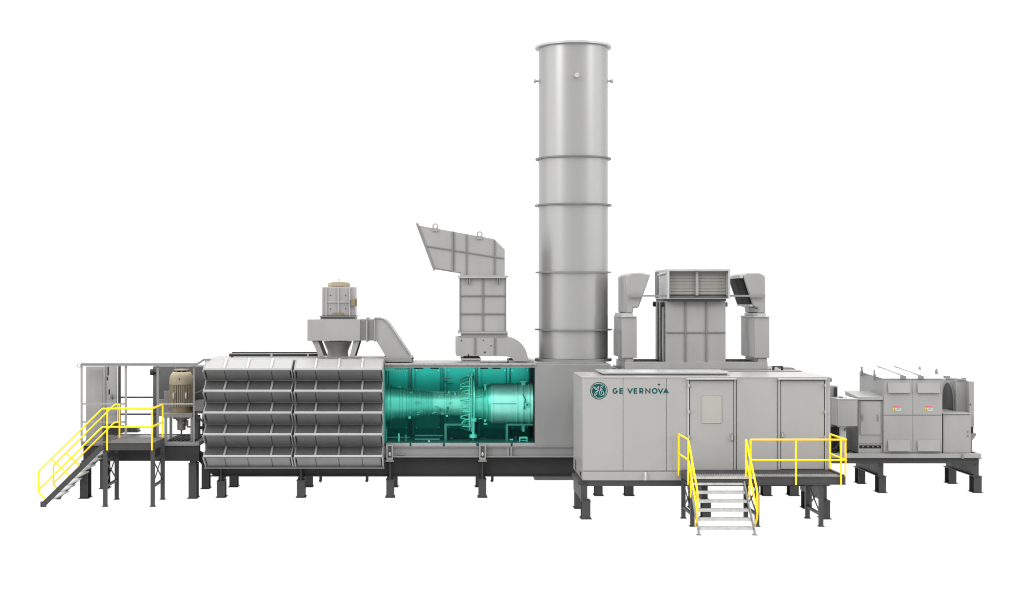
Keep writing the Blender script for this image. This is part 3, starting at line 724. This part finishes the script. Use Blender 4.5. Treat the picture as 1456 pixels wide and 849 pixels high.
o=MB().bar(P(1036.2,420.7,d0-.06),P(1088,420.7,d0-.06),.08,.055).build('tie_bar','mid'); tag(o,'thin grey tie bar crossing the dark open mouth of the right vent duct','bar','roof vent tie bars')

# ================================================================== control module
d=40.7; db_=43.5
cm = thing('control_module','large pale grey control module with green lettering and two doors','control module',(X(1000,d),42,0))
zb,zt_m=Z(670,d),Z(536,d)
xa,xb=X(828.3,d),X(1180.5,d)
b=MB(); b.box(xa,xb,d+.05,db_,zb,zt_m-.03); b.build('body','module',cm)
MB().box(xa-.012,xb+.012,d-.02,db_+.02,zt_m-.028,zt_m).build('roof','module',cm,.02)
segs=[(828.3,885.7),(886.3,947.2),(947.8,977)]
for a,c in segs: MB().pb(a,c,536.9,669.6,d,d+.049).build('wall_panel','module',cm,.008)
MB().pb(1047.6,1105.5,536.9,669.6,d,d+.049).pb(977.1,1047.5,536.9,538,d,d+.049).pb(1105.6,1180.4,536.9,538,d,d+.049).pb(1173.5,1180.5,538.1,669.6,d,d+.049).build('wall_panel','module',cm,.006)
MB().box(xa-.001,xb,d-.035,db_,Z(683,d),zb-.012).build('skirt','module',cm,.008)
MB().box(xa+.02,xb-.02,d+.02,db_-.02,zb-.011,zb-.001).build('skirt_seam','frame',cm)
# roof plate
b=MB(); z0=zt_m+.008; b.box(X(856.5,41.5),X(1040,41.5),41.5,43.35,z0+.045,z0+.075).box(X(856.5,41.5)+.1,X(1040,41.5)-.1,41.65,43.2,z0-.006,z0+.044); b.build('roof_plate','pale',cm)
# doors
def door(pa,pc,y0,y1,hinge,handle,win):
    MB().pb(pa-.0,pc+.0,y0-3,y1,d+.02,d+.049).build('door_recess','beam',cm)
    dr=MB().pb(pa+.6,pc-.6,y0,y1-.6,d-.012,d+.019).build('door','module',cm,.006)
    fx_=[]
    if hinge=='l':
        MB().pb(pa-3.2,pa-.8,y0-.6,y1,d-.03,d+.018).build('door_jamb','pale',dr); MB().pb(pc+.3,pc+2.6,y0-.6,y1,d-.03,d+.018).build('door_jamb','module',dr); hx=pa-1.2; hs=1
    else:
        MB().pb(pa-3.4,pa-.4,y0-.6,y1,d-.03,d+.018).build('door_jamb','module',dr); MB().pb(pc+.8,pc+2.4,y0-.6,y1,d-.03,d+.018).build('door_jamb','pale',dr); hx=pc+1.4; hs=-1
    MB().pb(pa-4,pc+3.8,y0-3,y0-.9,d-.11,d-.001).build('door_header','pale',dr,.008)
    for hy in (548.3,585.8,621.5):
        b=MB(); b.pb(hx-1.1,hx+1.1,hy-2.4,hy+2.4,d-.075,d-.031); hg=b.build('hinge','pale',dr)
        MB().pb(min(hx+hs*1.2,hx+hs*9),max(hx+hs*1.2,hx+hs*9),hy-1.0,hy+1.0,d-.018,d-.0125).build('hinge_strap','module',dr)
    hx,hy0,hy1=handle
    b=MB(); b.pb(hx-1.2,hx+1.2,hy0,hy1,d-.03,d-.0125); hd=b.build('handle','frame',dr)
    MB().path([P(hx,hy0+1.5,d-.03),P(hx+.2,hy0+1.8,d-.09),P(hx+.2,hy1-1.8,d-.09),P(hx,hy1-1.5,d-.03)],.014,6).build('grip','pale',hd)
    if win:
        a,c,u,v=win; r_=2.2; pts=[]
        for cx,cy,a0 in ((c-r_,u+r_,-90),(c-r_,v-r_,0),(a+r_,v-r_,90),(a+r_,u+r_,180)):
            for k in range(5): t_=R(a0+k*22.5); pts.append((cx+r_*math.cos(t_),cy+r_*math.sin(t_)))
        MB().pp(pts,d-.022,d-.0125).build('window','window',dr)
        r2=[P(x_,y_,d-.02) for x_,y_ in pts]; MB().path(r2,.012,6,closed=True).build('window_frame','module',dr)
door(980.6,1043.6,541,669,'l',(1040.8,616.5,627.5),(997.7,1026.3,561.5,601.4))
door(1110,1172.6,541,667.5,'r',(1112.6,614.5,622.5),None)
MB().lathe([(-.006,.026),(0,.026)],P(937,546.8,d-.001),'Y',12).build('bolt_hole','black',cm)
b=MB(); b.path([P(917.8,672.5,d-.06),P(918,674.5,d-.12),P(917.6,683,d-.12)],.028,8); b.build('drain_spout','white',cm)
b=MB()
for yy,hz in ((40.95,.13),(41.2,.13),(42.6,.3)): b.box(xa-.012,xa-.002,d+yy-40.7+.1,d+yy-40.7+.24,zb-.2,zb-.2+hz)
b.build('side_vent','beam',cm)
MB().pb(1180.6,1183,538,543,d+.3,d+.5).build('side_lamp','frame',cm)
MB().box(X(835,d),X(1180,d),d+.0,d+.2,Z(691.3,d),Z(683.6,d)).box(X(835,d),X(1180,d),db_-.3,db_-.1,Z(691.3,d),Z(683.6,d)).build('base_beam','dark',cm)
for (la,lc,px) in ((827.6,839.6,828.3),(999.5,1011,999),(1169.5,1180.5,1169)):
    leg(cm,la,lc,40.35,712,dep=.42); leg(cm,X2(la,40.35,42.35),X2(lc,40.35,42.35),42.35,0,dep=.42,top=Z(712,40.35))
    b=MB(); xm=(X(la,40.35)+X(lc,40.35))/2-.05
    b.box(xm-.09,xm+.09,40.45,42.75,Z(711.8,40.35),Z(692,40.35)); b.box(xm-.14,xm+.14,40.72,42.7,Z(691.8,40.4)+.004,Z(683.4,40.7)-.02)
    b.build('cross_beam','dark',cm)
# lettering
def ribbon(b,pts,w,y,t=.003):
    """flat mitred stroke on the wall; pts are world (x, z)"""
    pts=[Vector(p) for p in pts]; n=len(pts); L=[]
    for i,p in enumerate(pts):
        a_=(p-pts[i-1]).normalized() if i else (pts[1]-p).normalized()
        c_=(pts[i+1]-p).normalized() if i<n-1 else a_
        m_=(a_+c_).normalized(); nn=Vector((-m_.y,m_.x))*(w/2/max(.5,m_.dot(a_)))
        L.append((p+nn,p-nn))
    vs=[[b.bm.verts.new((q.x,yy,q.y)) for q in pr for yy in (y,y+t)] for pr in L]
    for A,B in zip(vs,vs[1:]):
        b.bm.faces.new((A[0],B[0],B[2],A[2])); b.bm.faces.new((A[0],A[1],B[1],B[0])); b.bm.faces.new((A[2],B[2],B[3],A[3])); b.bm.faces.new((A[1],A[3],B[3],B[1]))
    for A in (vs[0],vs[-1]): b.bm.faces.new((A[0],A[2],A[3],A[1]))
def arcpts(a0,a1,n=24): return [(.5+.5*math.cos(R(a0+(a1-a0)*k/n)),.5+.5*math.sin(R(a0+(a1-a0)*k/n))) for k in range(n+1)]
GL={'G':[arcpts(48,345)+[(.985,.46),(.60,.46)]],
 'E':[[(1,1),(.0,1),(0,0),(1,0)],[(0,.5),(.9,.5)]],
 'V':[[(0,1.04),(.5,.04),(1,1.04)]], 'A':[[(0,-.04),(.5,.96),(1,-.04)],[(.2,.26),(.8,.26)]],
 'R':[[(0,-.09),(0,1)]+[(.6,1)]+[(.6+.34*math.cos(R(t)),.68+.32*math.sin(R(t))) for t in range(75,-90,-15)]+[(.6,.36),(.0,.36)],[(.5,.36),(.98,-.09)]],
 'N':[[(0,-.09),(0,1.0),(1,0),(1,1.09)]], 'O':[arcpts(0,360,40)]}
cap=Z(551.8,d)-Z(559.9,d); sw=cap*.215
for ch,u0,u1 in (('G',518,580),('E',600,650),('V',694,764),('E',772,822),('R',840,892),('N',912,975),('O',990,1061),('V',1062,1131),('A',1127,1197)):
    x0_,x1_=X(810+u0/8.4875,d)+sw/2,X(810+u1/8.4875,d)-sw/2; z0_,z1_=Z(559.9,d)+sw/2,Z(551.8,d)-sw/2
    b=MB()
    for k_,st_ in enumerate(GL[ch]): ribbon(b,[(x0_+p[0]*(x1_-x0_),z0_+p[1]*(z1_-z0_)) for p in st_],sw,d-.006-.001*k_)
    b.build('letter','logo',cm,smooth=False)
lc=P(851.5,555.6,d-.001); lr=12.4*d/F
def disc(r,y0,y1): 
    return MB().lathe([(y0,r),(y1,r)],(lc.x,lc.y,lc.z),'Y',48)
em=disc(lr,-.004,0).build('emblem','logo',cm)
disc(lr*.915,-.0065,-.0045).build('emblem_ring','white',em)
disc(lr*.885,-.009,-.007).build('emblem_disc','logo',em)
def stroke(b,pts,w):
    # smooth flat ribbon
    pts=[Vector((x,y)) for x,y in pts]; fine=[]
    for i in range(len(pts)-1):
        p0=pts[max(0,i-1)];p1=pts[i];p2=pts[i+1];p3=pts[min(len(pts)-1,i+2)]
        for k in range(6):
            t=k/6; fine.append(.5*((2*p1)+(p2-p0)*t+(2*p0-5*p1+4*p2-p3)*t*t+(3*p1-p0-3*p2+p3)*t**3))
    fine.append(pts[-1])
    ribbon(b,[(lc.x+p.x*lr*.98,lc.z+p.y*lr*.98) for p in fine],w*lr*.95,lc.y-.012-.0004*len(b.bm.verts)/200)
b=MB()
# G
stroke(b,[(-.02,-.02),(-.10,.10),(-.26,.12),(-.42,.20),(-.50,.36),(-.40,.36),(-.28,.24),(-.16,.40),(-.06,.52),(-.02,.42),(-.10,.16),(-.20,-.18),(-.32,-.44),(-.46,-.50),(-.50,-.36),(-.34,-.14),(-.06,.04)],.045)
# E
stroke(b,[(.10,.06),(.30,.18),(.38,.40),(.32,.52),(.20,.42),(.16,.18),(.32,.10),(.44,.10)],.045)
stroke(b,[(.34,.10),(.14,-.02),(.04,-.22),(.10,-.44),(.30,-.52),(.50,-.42),(.56,-.22),(.46,-.06),(.32,-.10),(.26,-.24),(.36,-.32)],.045)
# four swashes along the rim
for k in range(4):
    a0=R(52+90*k); pts=[]
    for j in range(8):
        u=j/7; a=a0+R(70)*u; rad=.86-.16*(1-u)**3
        pts.append((math.cos(a)*rad,math.sin(a)*rad))
    stroke(b,[(math.cos(a0-.10)*.82,math.sin(a0-.10)*.82)]+pts,.035)
b.build('emblem_monogram','white',em,smooth=False)

# ================================================================== right platform
XA,XB=6.70,10.84; da,db=39.02,40.62; zd=Z(678,39.0); h=.215
rp_=thing('access_platform','long dark steel platform along the lettered module with yellow guard rail','platform',((XA+XB)/2,39.8,0))
b=MB(); b.box(XA+1.7,XB,da,da+.07,zd-h,zd).box(XA,XB,db-.07,db,zd-h,zd-.0).box(XA,XA+.07,da+.07,db-.07,zd-h,zd+.0).box(XB-.07,XB,da+.071,db-.071,zd-h,zd+.04)
b.box(XA,XA+1.7,da,da+.07,zd-h,zd-.03)
b.box(XA+1.7,XB,da-.02,da-.001,zd-h,zd-h+.03).box(XA+1.7,XB,da-.02,da-.001,zd-.03,zd)
b.build('frame','dark',rp_)
b=MB()
nb=60
for i in range(nb+1):
    xx=XA+.09+i*(XB-XA-.18)/nb; b.box(xx-.007,xx+.007,da+.07,39.72,zd-.035,zd-.004)
b.box(XA+.07,XB-.07,da+.07,39.72,zd-.05,zd-.038); b.build('grating','pale',rp_)
MB().box(XA+.07,XB-.07,39.73,db-.07,zd-.05,zd-.006).build('deck_plate','beam',rp_)  # rear strip of the deck, much darker than the grating
for x in (6.74,8.48,10.2):
    for y in (da+.08,db-.08): post_leg(rp_,x,y,zd-h-.002,.11)
    xbrace(rp_,x,da+.14,db-.14,zd-h-.08,.32)
rt=Z(625.2,da-.03); rm_=Z(654.2,da-.03); rr=.026
b=MB(); y=da-.05
xq=[X(1067.2,y),X(1131.8,y),X(1195.8,y)]
for i,x in enumerate(xq): b.tube((x,y,zd-h if i else zd-.2),(x,y,rt),rr)
for z in (rt,rm_): b.tube((xq[0],y,z),(XB+.02,y,z),rr)
xs_=XB+.0
b.tube((xs_,da+.0,zd),(xs_,da+.0,rt),rr).tube((xs_,db-.05,zd),(xs_,db-.05,rt),rr)
for z in (rt,rm_): b.tube((xs_,y,z),(xs_,db-.05,z),rr)
b.build('guard_rail','yellow',rp_)
xl_=6.62
b=MB(); b.tube((xl_,da,zd-h),(xl_,da,rt),rr).tube((xl_,db-.02,zd-h+.05),(xl_,db-.02,rt),rr)
for z in (rt,rm_): b.tube((xl_,da,z),(xl_,db-.02,z),rr)
b.build('side_rail','yellow',rp_)
# right stair
rs_=thing('steel_staircase','steel stair facing the viewer below the lettered module, with yellow handrails','stairs',(7.39,38.4,0))
for xs in (6.62,8.17):
    b=MB()
    b.path([(xs,da-.0 if xs<7 else da,rt),(xs,da-.04,rt-.03),(xs,37.72,1.22),(xs,37.62,1.08),(xs,37.60,.62),(xs,37.68,.42),(xs,37.92,.20)],rr)
    b.path([(xs,da-.0,rm_),(xs,da-.05,rm_-.03),(xs,37.62,.60)],rr)
    b.tube((xs,38.45,Z(627,38.5)-.46),(xs,38.62,.84),rr)
    if xs>7: b.tube((xs,da,zd),(xs,da,rt),rr)
    b.build('handrail','yellow',rs_)
for xs in (6.66,8.11):
    b=MB(); b.bar((xs,da-.03,zd-.16),(xs,37.72,.12),.03,.12); b.bar((xs,37.72,.15),(xs,37.66,.0),.05,.05); b.box(xs-.06,xs+.06,37.6,37.72,0,.02)
    b.build('stringer','frame',rs_)
for i in range(6):
    z=1.186-.202*i; y=38.93-.236*i
    b=MB(); b.box(6.69,8.08,y,y+.26,z-.03,z).box(6.69,8.08,y-.012,y-.001,z-.055,z+.003); b.build('tread','galv',rs_)
MB().box(6.69,8.42,da-.02,da-.003,zd-.055,zd+.002).build('landing_nosing','galv',rs_)

# ================================================================== auxiliary skid on the right
d=45.5
ax=thing('auxiliary_skid','grey steel skid frame on short legs at the far right','skid',(X(1290,46.5),46.8,0))
b=MB(); z1,z0=Z(645,d),Z(651.4,d); ax0,ax1=X(1178,d),X(1395.3,d); yb=48.3
b.box(ax0,ax1,d,d+.08,z0,z1).box(ax0,ax1,yb-.08,yb,z0,z1).box(ax0,ax0+.08,d+.08,yb-.08,z0,z1).box(ax1-.08,ax1,d+.08,yb-.08,z0,z1)
b.build('deck_frame','paint',ax,.008)
MB().box(ax0+.08,ax1-.08,d+.08,yb-.08,z0+.02,z1-.03).build('deck_plate','frame',ax)
MB().pb(1368,1370,645.6,652.6,d-.04,d-.002).pb(1392,1396,651.5,653,d-.05,d+.2).build('frame_clamp','frame',ax)
b=MB(); b.pb(1183,1392,651.6,659,d+.12,d+.3).pb(1190,1380,651.6,659,yb-.5,yb-.3); b.build('skid_beam','dark',ax)
for la,lc in ((1250,1260),(1385.3,1396)):
    leg(ax,la,lc,45.8,677.2,dep=.45); leg(ax,X2(la,45.8,48.05),X2(lc,45.8,48.05),48.05,0,dep=.45,top=Z(677.2,45.8))
    xm=X(la+1.5,45.8); b=MB(); b.box(xm-.03,xm+.03,45.75,48.4,Z(676.8,45.8),Z(659.4,45.8)+.1 if False else Z(652.5,45.75)); b.box(xm-.08,xm+.08,45.72,45.745,Z(676.8,45.8),Z(653,45.7)).box(xm-.12,xm+.12,45.8,48.4,Z(677,45.8)+.003,Z(676.2,45.8)+.01); b.build('cross_beam','dark',ax)
zdk=z1
# big switchgear cabinet
sg=thing('switchgear_cabinet','wide grey cabinet with four louvre covers and two red and white warning labels','cabinet',(X(1298,d),46.7,zdk))
dd=45.42+.1
xa,xb=X(1255.8,dd),X(1340,dd)
b=MB(); zr0=Z(538.5,dd); b.px_([(dd+.03,zdk),(dd+.03,zr0),(48.1,zr0+.1),(48.1,zdk)],xa,xb); b.build('body','mid',sg,.008)
b=MB(); b.px_([(dd-.04,zr0+.004),(dd-.04,zr0+.075),(48.2,zr0+.19),(48.2,zr0+.104)],xa-.04,xb+.02); b.build('roof','roofw',sg,.008)
MB().pb(1256.3,1297.8,539.4,590,dd,dd+.029).pb(1298.2,1339.6,539.4,590,dd,dd+.029).pb(1256.3,1297.8,591,642.6,dd,dd+.029).pb(1298.2,1339.6,591,642.6,dd,dd+.029).build('door_panel','paint',sg,.006)
for px in (1262,1304):
    for y0,y1 in ((543.8,558.6),(626,641.2)):
        x0,x1=X(px,dd),X(px+31.8,dd)
        MB().px_([(dd-.002,Z(y0,dd)),(dd-.03,Z(y0,dd)),(dd-.085,Z(y1,dd)),(dd-.002,Z(y1,dd))],x0,x1).build('louvre_cover','paint',sg,.006)
for px,py in ((1269.6,577.2),(1315,577)):
    w,hh=11.2,7.3
    lb_=MB().pb(px,px+w,py,py+hh,dd-.006,dd-.001).build('warning_label','white',sg)
    MB().pb(px+.2,px+w-.2,py+.15,py+2.6,dd-.010,dd-.0065).build('label_header','red',lb_)
    MB().pb(px+.2,px+4.4,py+2.9,py+7.1,dd-.010,dd-.0065).build('label_field','signyel',lb_)
    MB().pp([(px+2.3,py+3.4),(px+3.9,py+6.5),(px+.8,py+6.5)],dd-.013,dd-.0105).build('label_symbol','beige_d',lb_)
    b=MB()
    for k in range(3): b.pb(px+5,px+10.3-1.2*(k%2),py+3.4+k*1.15,py+3.85+k*1.15,dd-.0095,dd-.0065)
    b.build('label_text','frame',lb_)
b=MB()
for x0,z_ in ((1283.5,0),(1308.5,0)):
    y0=dd-.02; xx=X(x0,dd); b.bar((xx,y0,zr0+.10),(xx+ -.0,48.1,zr0+.26),.05,.03); b.box(xx-.09,xx+.09,dd-.06,dd+.05,zr0-.0,zr0+.09)
b.build('roof_rail','frame',sg)
for px,py0,py1,yd in ((1226.3,521.5,535,47.6),(1246.8,526,541,46.2)):
    MB().box(xa-.1,xa-.045,yd-.03,yd+.03,Z(py1,yd),Z(py0,yd)).build('lifting_plate','frame',sg)
for px,py0,py1,yd in ((1307.7,521,528,47.8),(1331.5,524,533,46.8)):
    MB().lathe([(Z(py1,yd),.05),(Z(py0+2,yd),.04),(Z(py0,yd),.008)],(X(px,yd),yd,0),'Z',8).build('lifting_stud','frame',sg)
# left door cabinet
dc=45.6
lc_=thing('battery_cabinet','grey single-door cabinet with overhanging roof and black bottom vent','cabinet',(X(1238,dc),46.2,zdk))
x0,x1=X(1220.3,dc),X(1255.2,dc); yb=46.9
MB().box(x0,x1,dc+.02,yb,zdk,Z(569,dc)).build('body','mid',lc_,.008)
MB().px_([(dc-.06,Z(568.8,dc)),(dc-.06,Z(564.2,dc)),(yb+.05,Z(564.2,dc)+.10),(yb+.05,Z(568.8,dc)+.06)],x0-.04,x1).build('roof','paint',lc_,.008)
MB().pb(1220.6,1255,569.8,631,dc-.0,dc+.019).build('front_frame','paint',lc_,.004)
dr=MB().pb(1223.4,1252.2,571,618.2,dc-.03,dc-.002).build('door','paint',lc_,.006)
for px in (1226.6,1248.4): MB().pb(px-.8,px+.8,590,598.6,dc-.055,dc-.031).build('handle','frame',dr)
MB().pb(1220.6,1255,632,644.8,dc-.02,dc+.019).build('lower_panel','paint',lc_,.004)
vn=MB().pb(1222,1253,633.3,637.6,dc-.026,dc-.021).build('vent','black',lc_)
b=MB()
for k in range(4): b.pb(1226+k*7,1228.6+k*7,634.5,636,dc-.032,dc-.027)
b.build('vent_bolt','frame',vn)
# junction box on post
dj=45.3
jb=thing('junction_box','grey square junction box on a post between the module and the auxiliary cabinets','junction box',(X(1204,dj),45.6,zdk))
MB().pb(1191,1219.3,568.3,606,dj,dj+.75).build('box','paint',jb,.01)
MB().pb(1190.6,1219.8,567,568.2,dj-.02,dj+.78).build('lid','pale',jb)
MB().pb(1194.5,1199,564,566.9,dj+.3,dj+.5).pb(1201,1204,565.5,566.9,dj+.3,dj+.4).build('gland','frame',jb)
MB().pb(1195,1203.3,606.1,645,45.6,45.75).build('post','pale',jb)
MB().lathe([(-.05,.03),(0,.045)],P(1202,611,45.6),'Y',10).build('bolt','frame',jb)
MB().pb(1181.5,1190.4,568.3,606,dj+.8,dj+1.3).build('side_box','mid',jb)
o=thing('narrow_cabinet','narrow dark-fronted grey cabinet squeezed between the module and the junction box','cabinet',(X(1186,46.2),46.5,zdk))
MB().pb(1181,1191,549,644,46.2,46.9).build('body','mid',o,.008)
MB().pb(1186,1190.6,551,566,46.17,46.198).pb(1181.2,1190.8,607,643,46.15,46.198).build('dark_panel','beam',o)
MB().pb(1182,1185.2,605.3,606.9,46.1,46.19).build('red_tag','red',o)
MB().pb(1182,1219,607,644.8,47.2,47.5).build('backing_panel','panel',o)
b=MB().path([P(1184,640,45.9),P(1190,638,45.8),P(1197,643,45.9),P(1206,641,46)],.05,8).path([P(1186,644,45.8),P(1192,632,45.9),P(1196,640,46)],.04,8)
o=b.build('cable_bundle','beam'); tag(o,'black cables bunched on the skid deck below the junction box','cable')
# right low cabinet
dr_=45.6
rc=thing('low_cabinet','low plain grey cabinet at the right end of the skid','cabinet',(X(1361,dr_),46.3,zdk))
MB().pb(1341,1380.6,589.5,644.2,dr_+.0,47.2).build('body','paint',rc,.01)
MB().pb(1340.6,1381.2,587.6,589.3,dr_-.03,47.25).build('lid','paint',rc,.006)
MB().pb(1376.2,1377.4,613,615,dr_-.03,dr_-.002).pb(1376.2,1377.4,619,621,dr_-.03,dr_-.002).build('latch','frame',rc)
# fan enclosure with round opening
de=46.4
fe=thing('cooler_housing','grey housing behind the low cabinet with a round dark opening in its side','cooler',(X(1368,de),47,zdk))
x0,x1=X(1359.5,de),X(1378,de); zt_=Z(541.5,de); yb=48.2
MB().box(x0,x1,de,yb,zdk,zt_).build('body','paint',fe,.008)
cyc=(de+47.75)/2+.02; zt2=Z(544.5,cyc)
def arch(w,top,y0): return [(cyc-w,zdk+.3)]+[(cyc-w*math.cos(t),top-.55+.55*math.sin(t)) for t in [math.pi*k/16 for k in range(17)]]+[(cyc+w,zdk+.3)]
rg=MB().px_(arch(.56,zt2+.05,0),x0-.03,x0-.002).build('opening_ring','mid',fe)
MB().px_(arch(.48,zt2,0),x0-.036,x0-.0305).build('dark_opening','beam',rg)
b=MB(); b.tube(P(1345,538.5,46.5),P(1374,540.5,46.3),.035).pb(1343.5,1351,535,538,46.5,46.7).pb(1370,1374,537.5,541,46.4,46.6); b.build('roof_pipe','frame',fe)
pc=thing('vertical_pipe','light grey vertical square pipe at the right end of the skid','pipe',(X(1381.5,46.1),46.2,zdk))
MB().pb(1378.2,1385.2,542.5,607,46.1,46.35).build('column','paint',pc,.01)
MB().pb(1381,1384,607.1,616,46.15,46.3).build('coupling','beam',pc)
MB().pp([(1380.8,616.2),(1388,616.2),(1388,619),(1381.5,627.5),(1380.8,627.5)],46.1,46.3).build('bracket','mid',pc)
MB().lathe([(-.01,.02),(0,.02)],P(1379.6,575,46.099),'Y',8).build('bolt','black',pc)
MB().box(X(1381,46.2)-.05,X(1381,46.2)+.03,46.2,46.28,zdk,Z(616.3,46.2)).build('stay','frame',pc)

# ================================================================== light
w=bpy.data.worlds.new('World'); sc.world=w; w.use_nodes=True; nt=w.node_tree
bg=nt.nodes['Background']
tc=nt.nodes.new('ShaderNodeTexCoord'); sp=nt.nodes.new('ShaderNodeSeparateXYZ'); nt.links.new(tc.outputs['Generated'],sp.inputs[0])
def mrange(src,a,b,c,d_):
    n=nt.nodes.new('ShaderNodeMapRange'); n.interpolation_type='SMOOTHSTEP'
    for k,v in zip(('From Min','From Max','To Min','To Max'),(a,b,c,d_)): n.inputs[k].default_value=v
    nt.links.new(src,n.inputs['Value']); return n.outputs[0]
def mth(op,*src):
    n=nt.nodes.new('ShaderNodeMath'); n.operation=op
    for i,v in enumerate(src):
        if isinstance(v,(int,float)): n.inputs[i].default_value=v
        else: nt.links.new(v,n.inputs[i])
    return n.outputs[0]
fy=mrange(sp.outputs['Y'],-.95,-.15,.95,1.12)
up=mrange(sp.outputs['Z'],.25,.95,0,2.2)
side=mrange(mth('ABSOLUTE',sp.outputs['X']),.82,.99,0,.9)
back=mrange(sp.outputs['Y'],.15,.35,1,0)
nt.links.new(mth('ADD',mth('ADD',fy,up),mth('MULTIPLY',side,back)),bg.inputs['Strength']); bg.inputs['Color'].default_value=(1,1,1,1)
for az,en in ((-52,1.55),(56,1.2)):
    su=bpy.data.lights.new('softbox','SUN'); su.energy=en; su.angle=R(22); so=bpy.data.objects.new('softbox',su); C.objects.link(so)
    el=R(24); v=Vector((-math.sin(R(az))*math.cos(el), math.cos(R(az))*math.cos(el), -math.sin(el)))
    so.rotation_euler=v.to_track_quat('-Z','Y').to_euler(); so.location=(math.sin(R(az))*20,20,20)
al=bpy.data.lights.new('wall_fill_light','AREA'); al.shape='RECTANGLE'; al.size=4.5; al.size_y=.15; al.energy=24  # added fill light, not a fitting; brightens the upper inner wall
ao=bpy.data.objects.new('wall_fill_light',al); C.objects.link(ao)
ao.location=((X(547,44.6)+X(760,44.6))/2,46.72,Z(523.2,44.62)-.06); ao.rotation_euler=Vector((0,.6,-.8)).to_track_quat('-Z','Y').to_euler()

cam=bpy.data.cameras.new('camera'); co=bpy.data.objects.new('camera',cam); C.objects.link(co)
co.location=(0,0,H); co.rotation_euler=(R(90),0,0); cam.sensor_width=36; cam.lens=36*F/1456
cam.shift_x=(728-CX)/1456; cam.shift_y=0; cam.clip_end=2000; cam.clip_start=.5
sc.camera=co
sc.view_settings.view_transform='Standard'; sc.view_settings.look='None'; sc.view_settings.exposure=0; sc.view_settings.gamma=1
sc.render.engine='CYCLES'; sc.cycles.filter_width=1.1
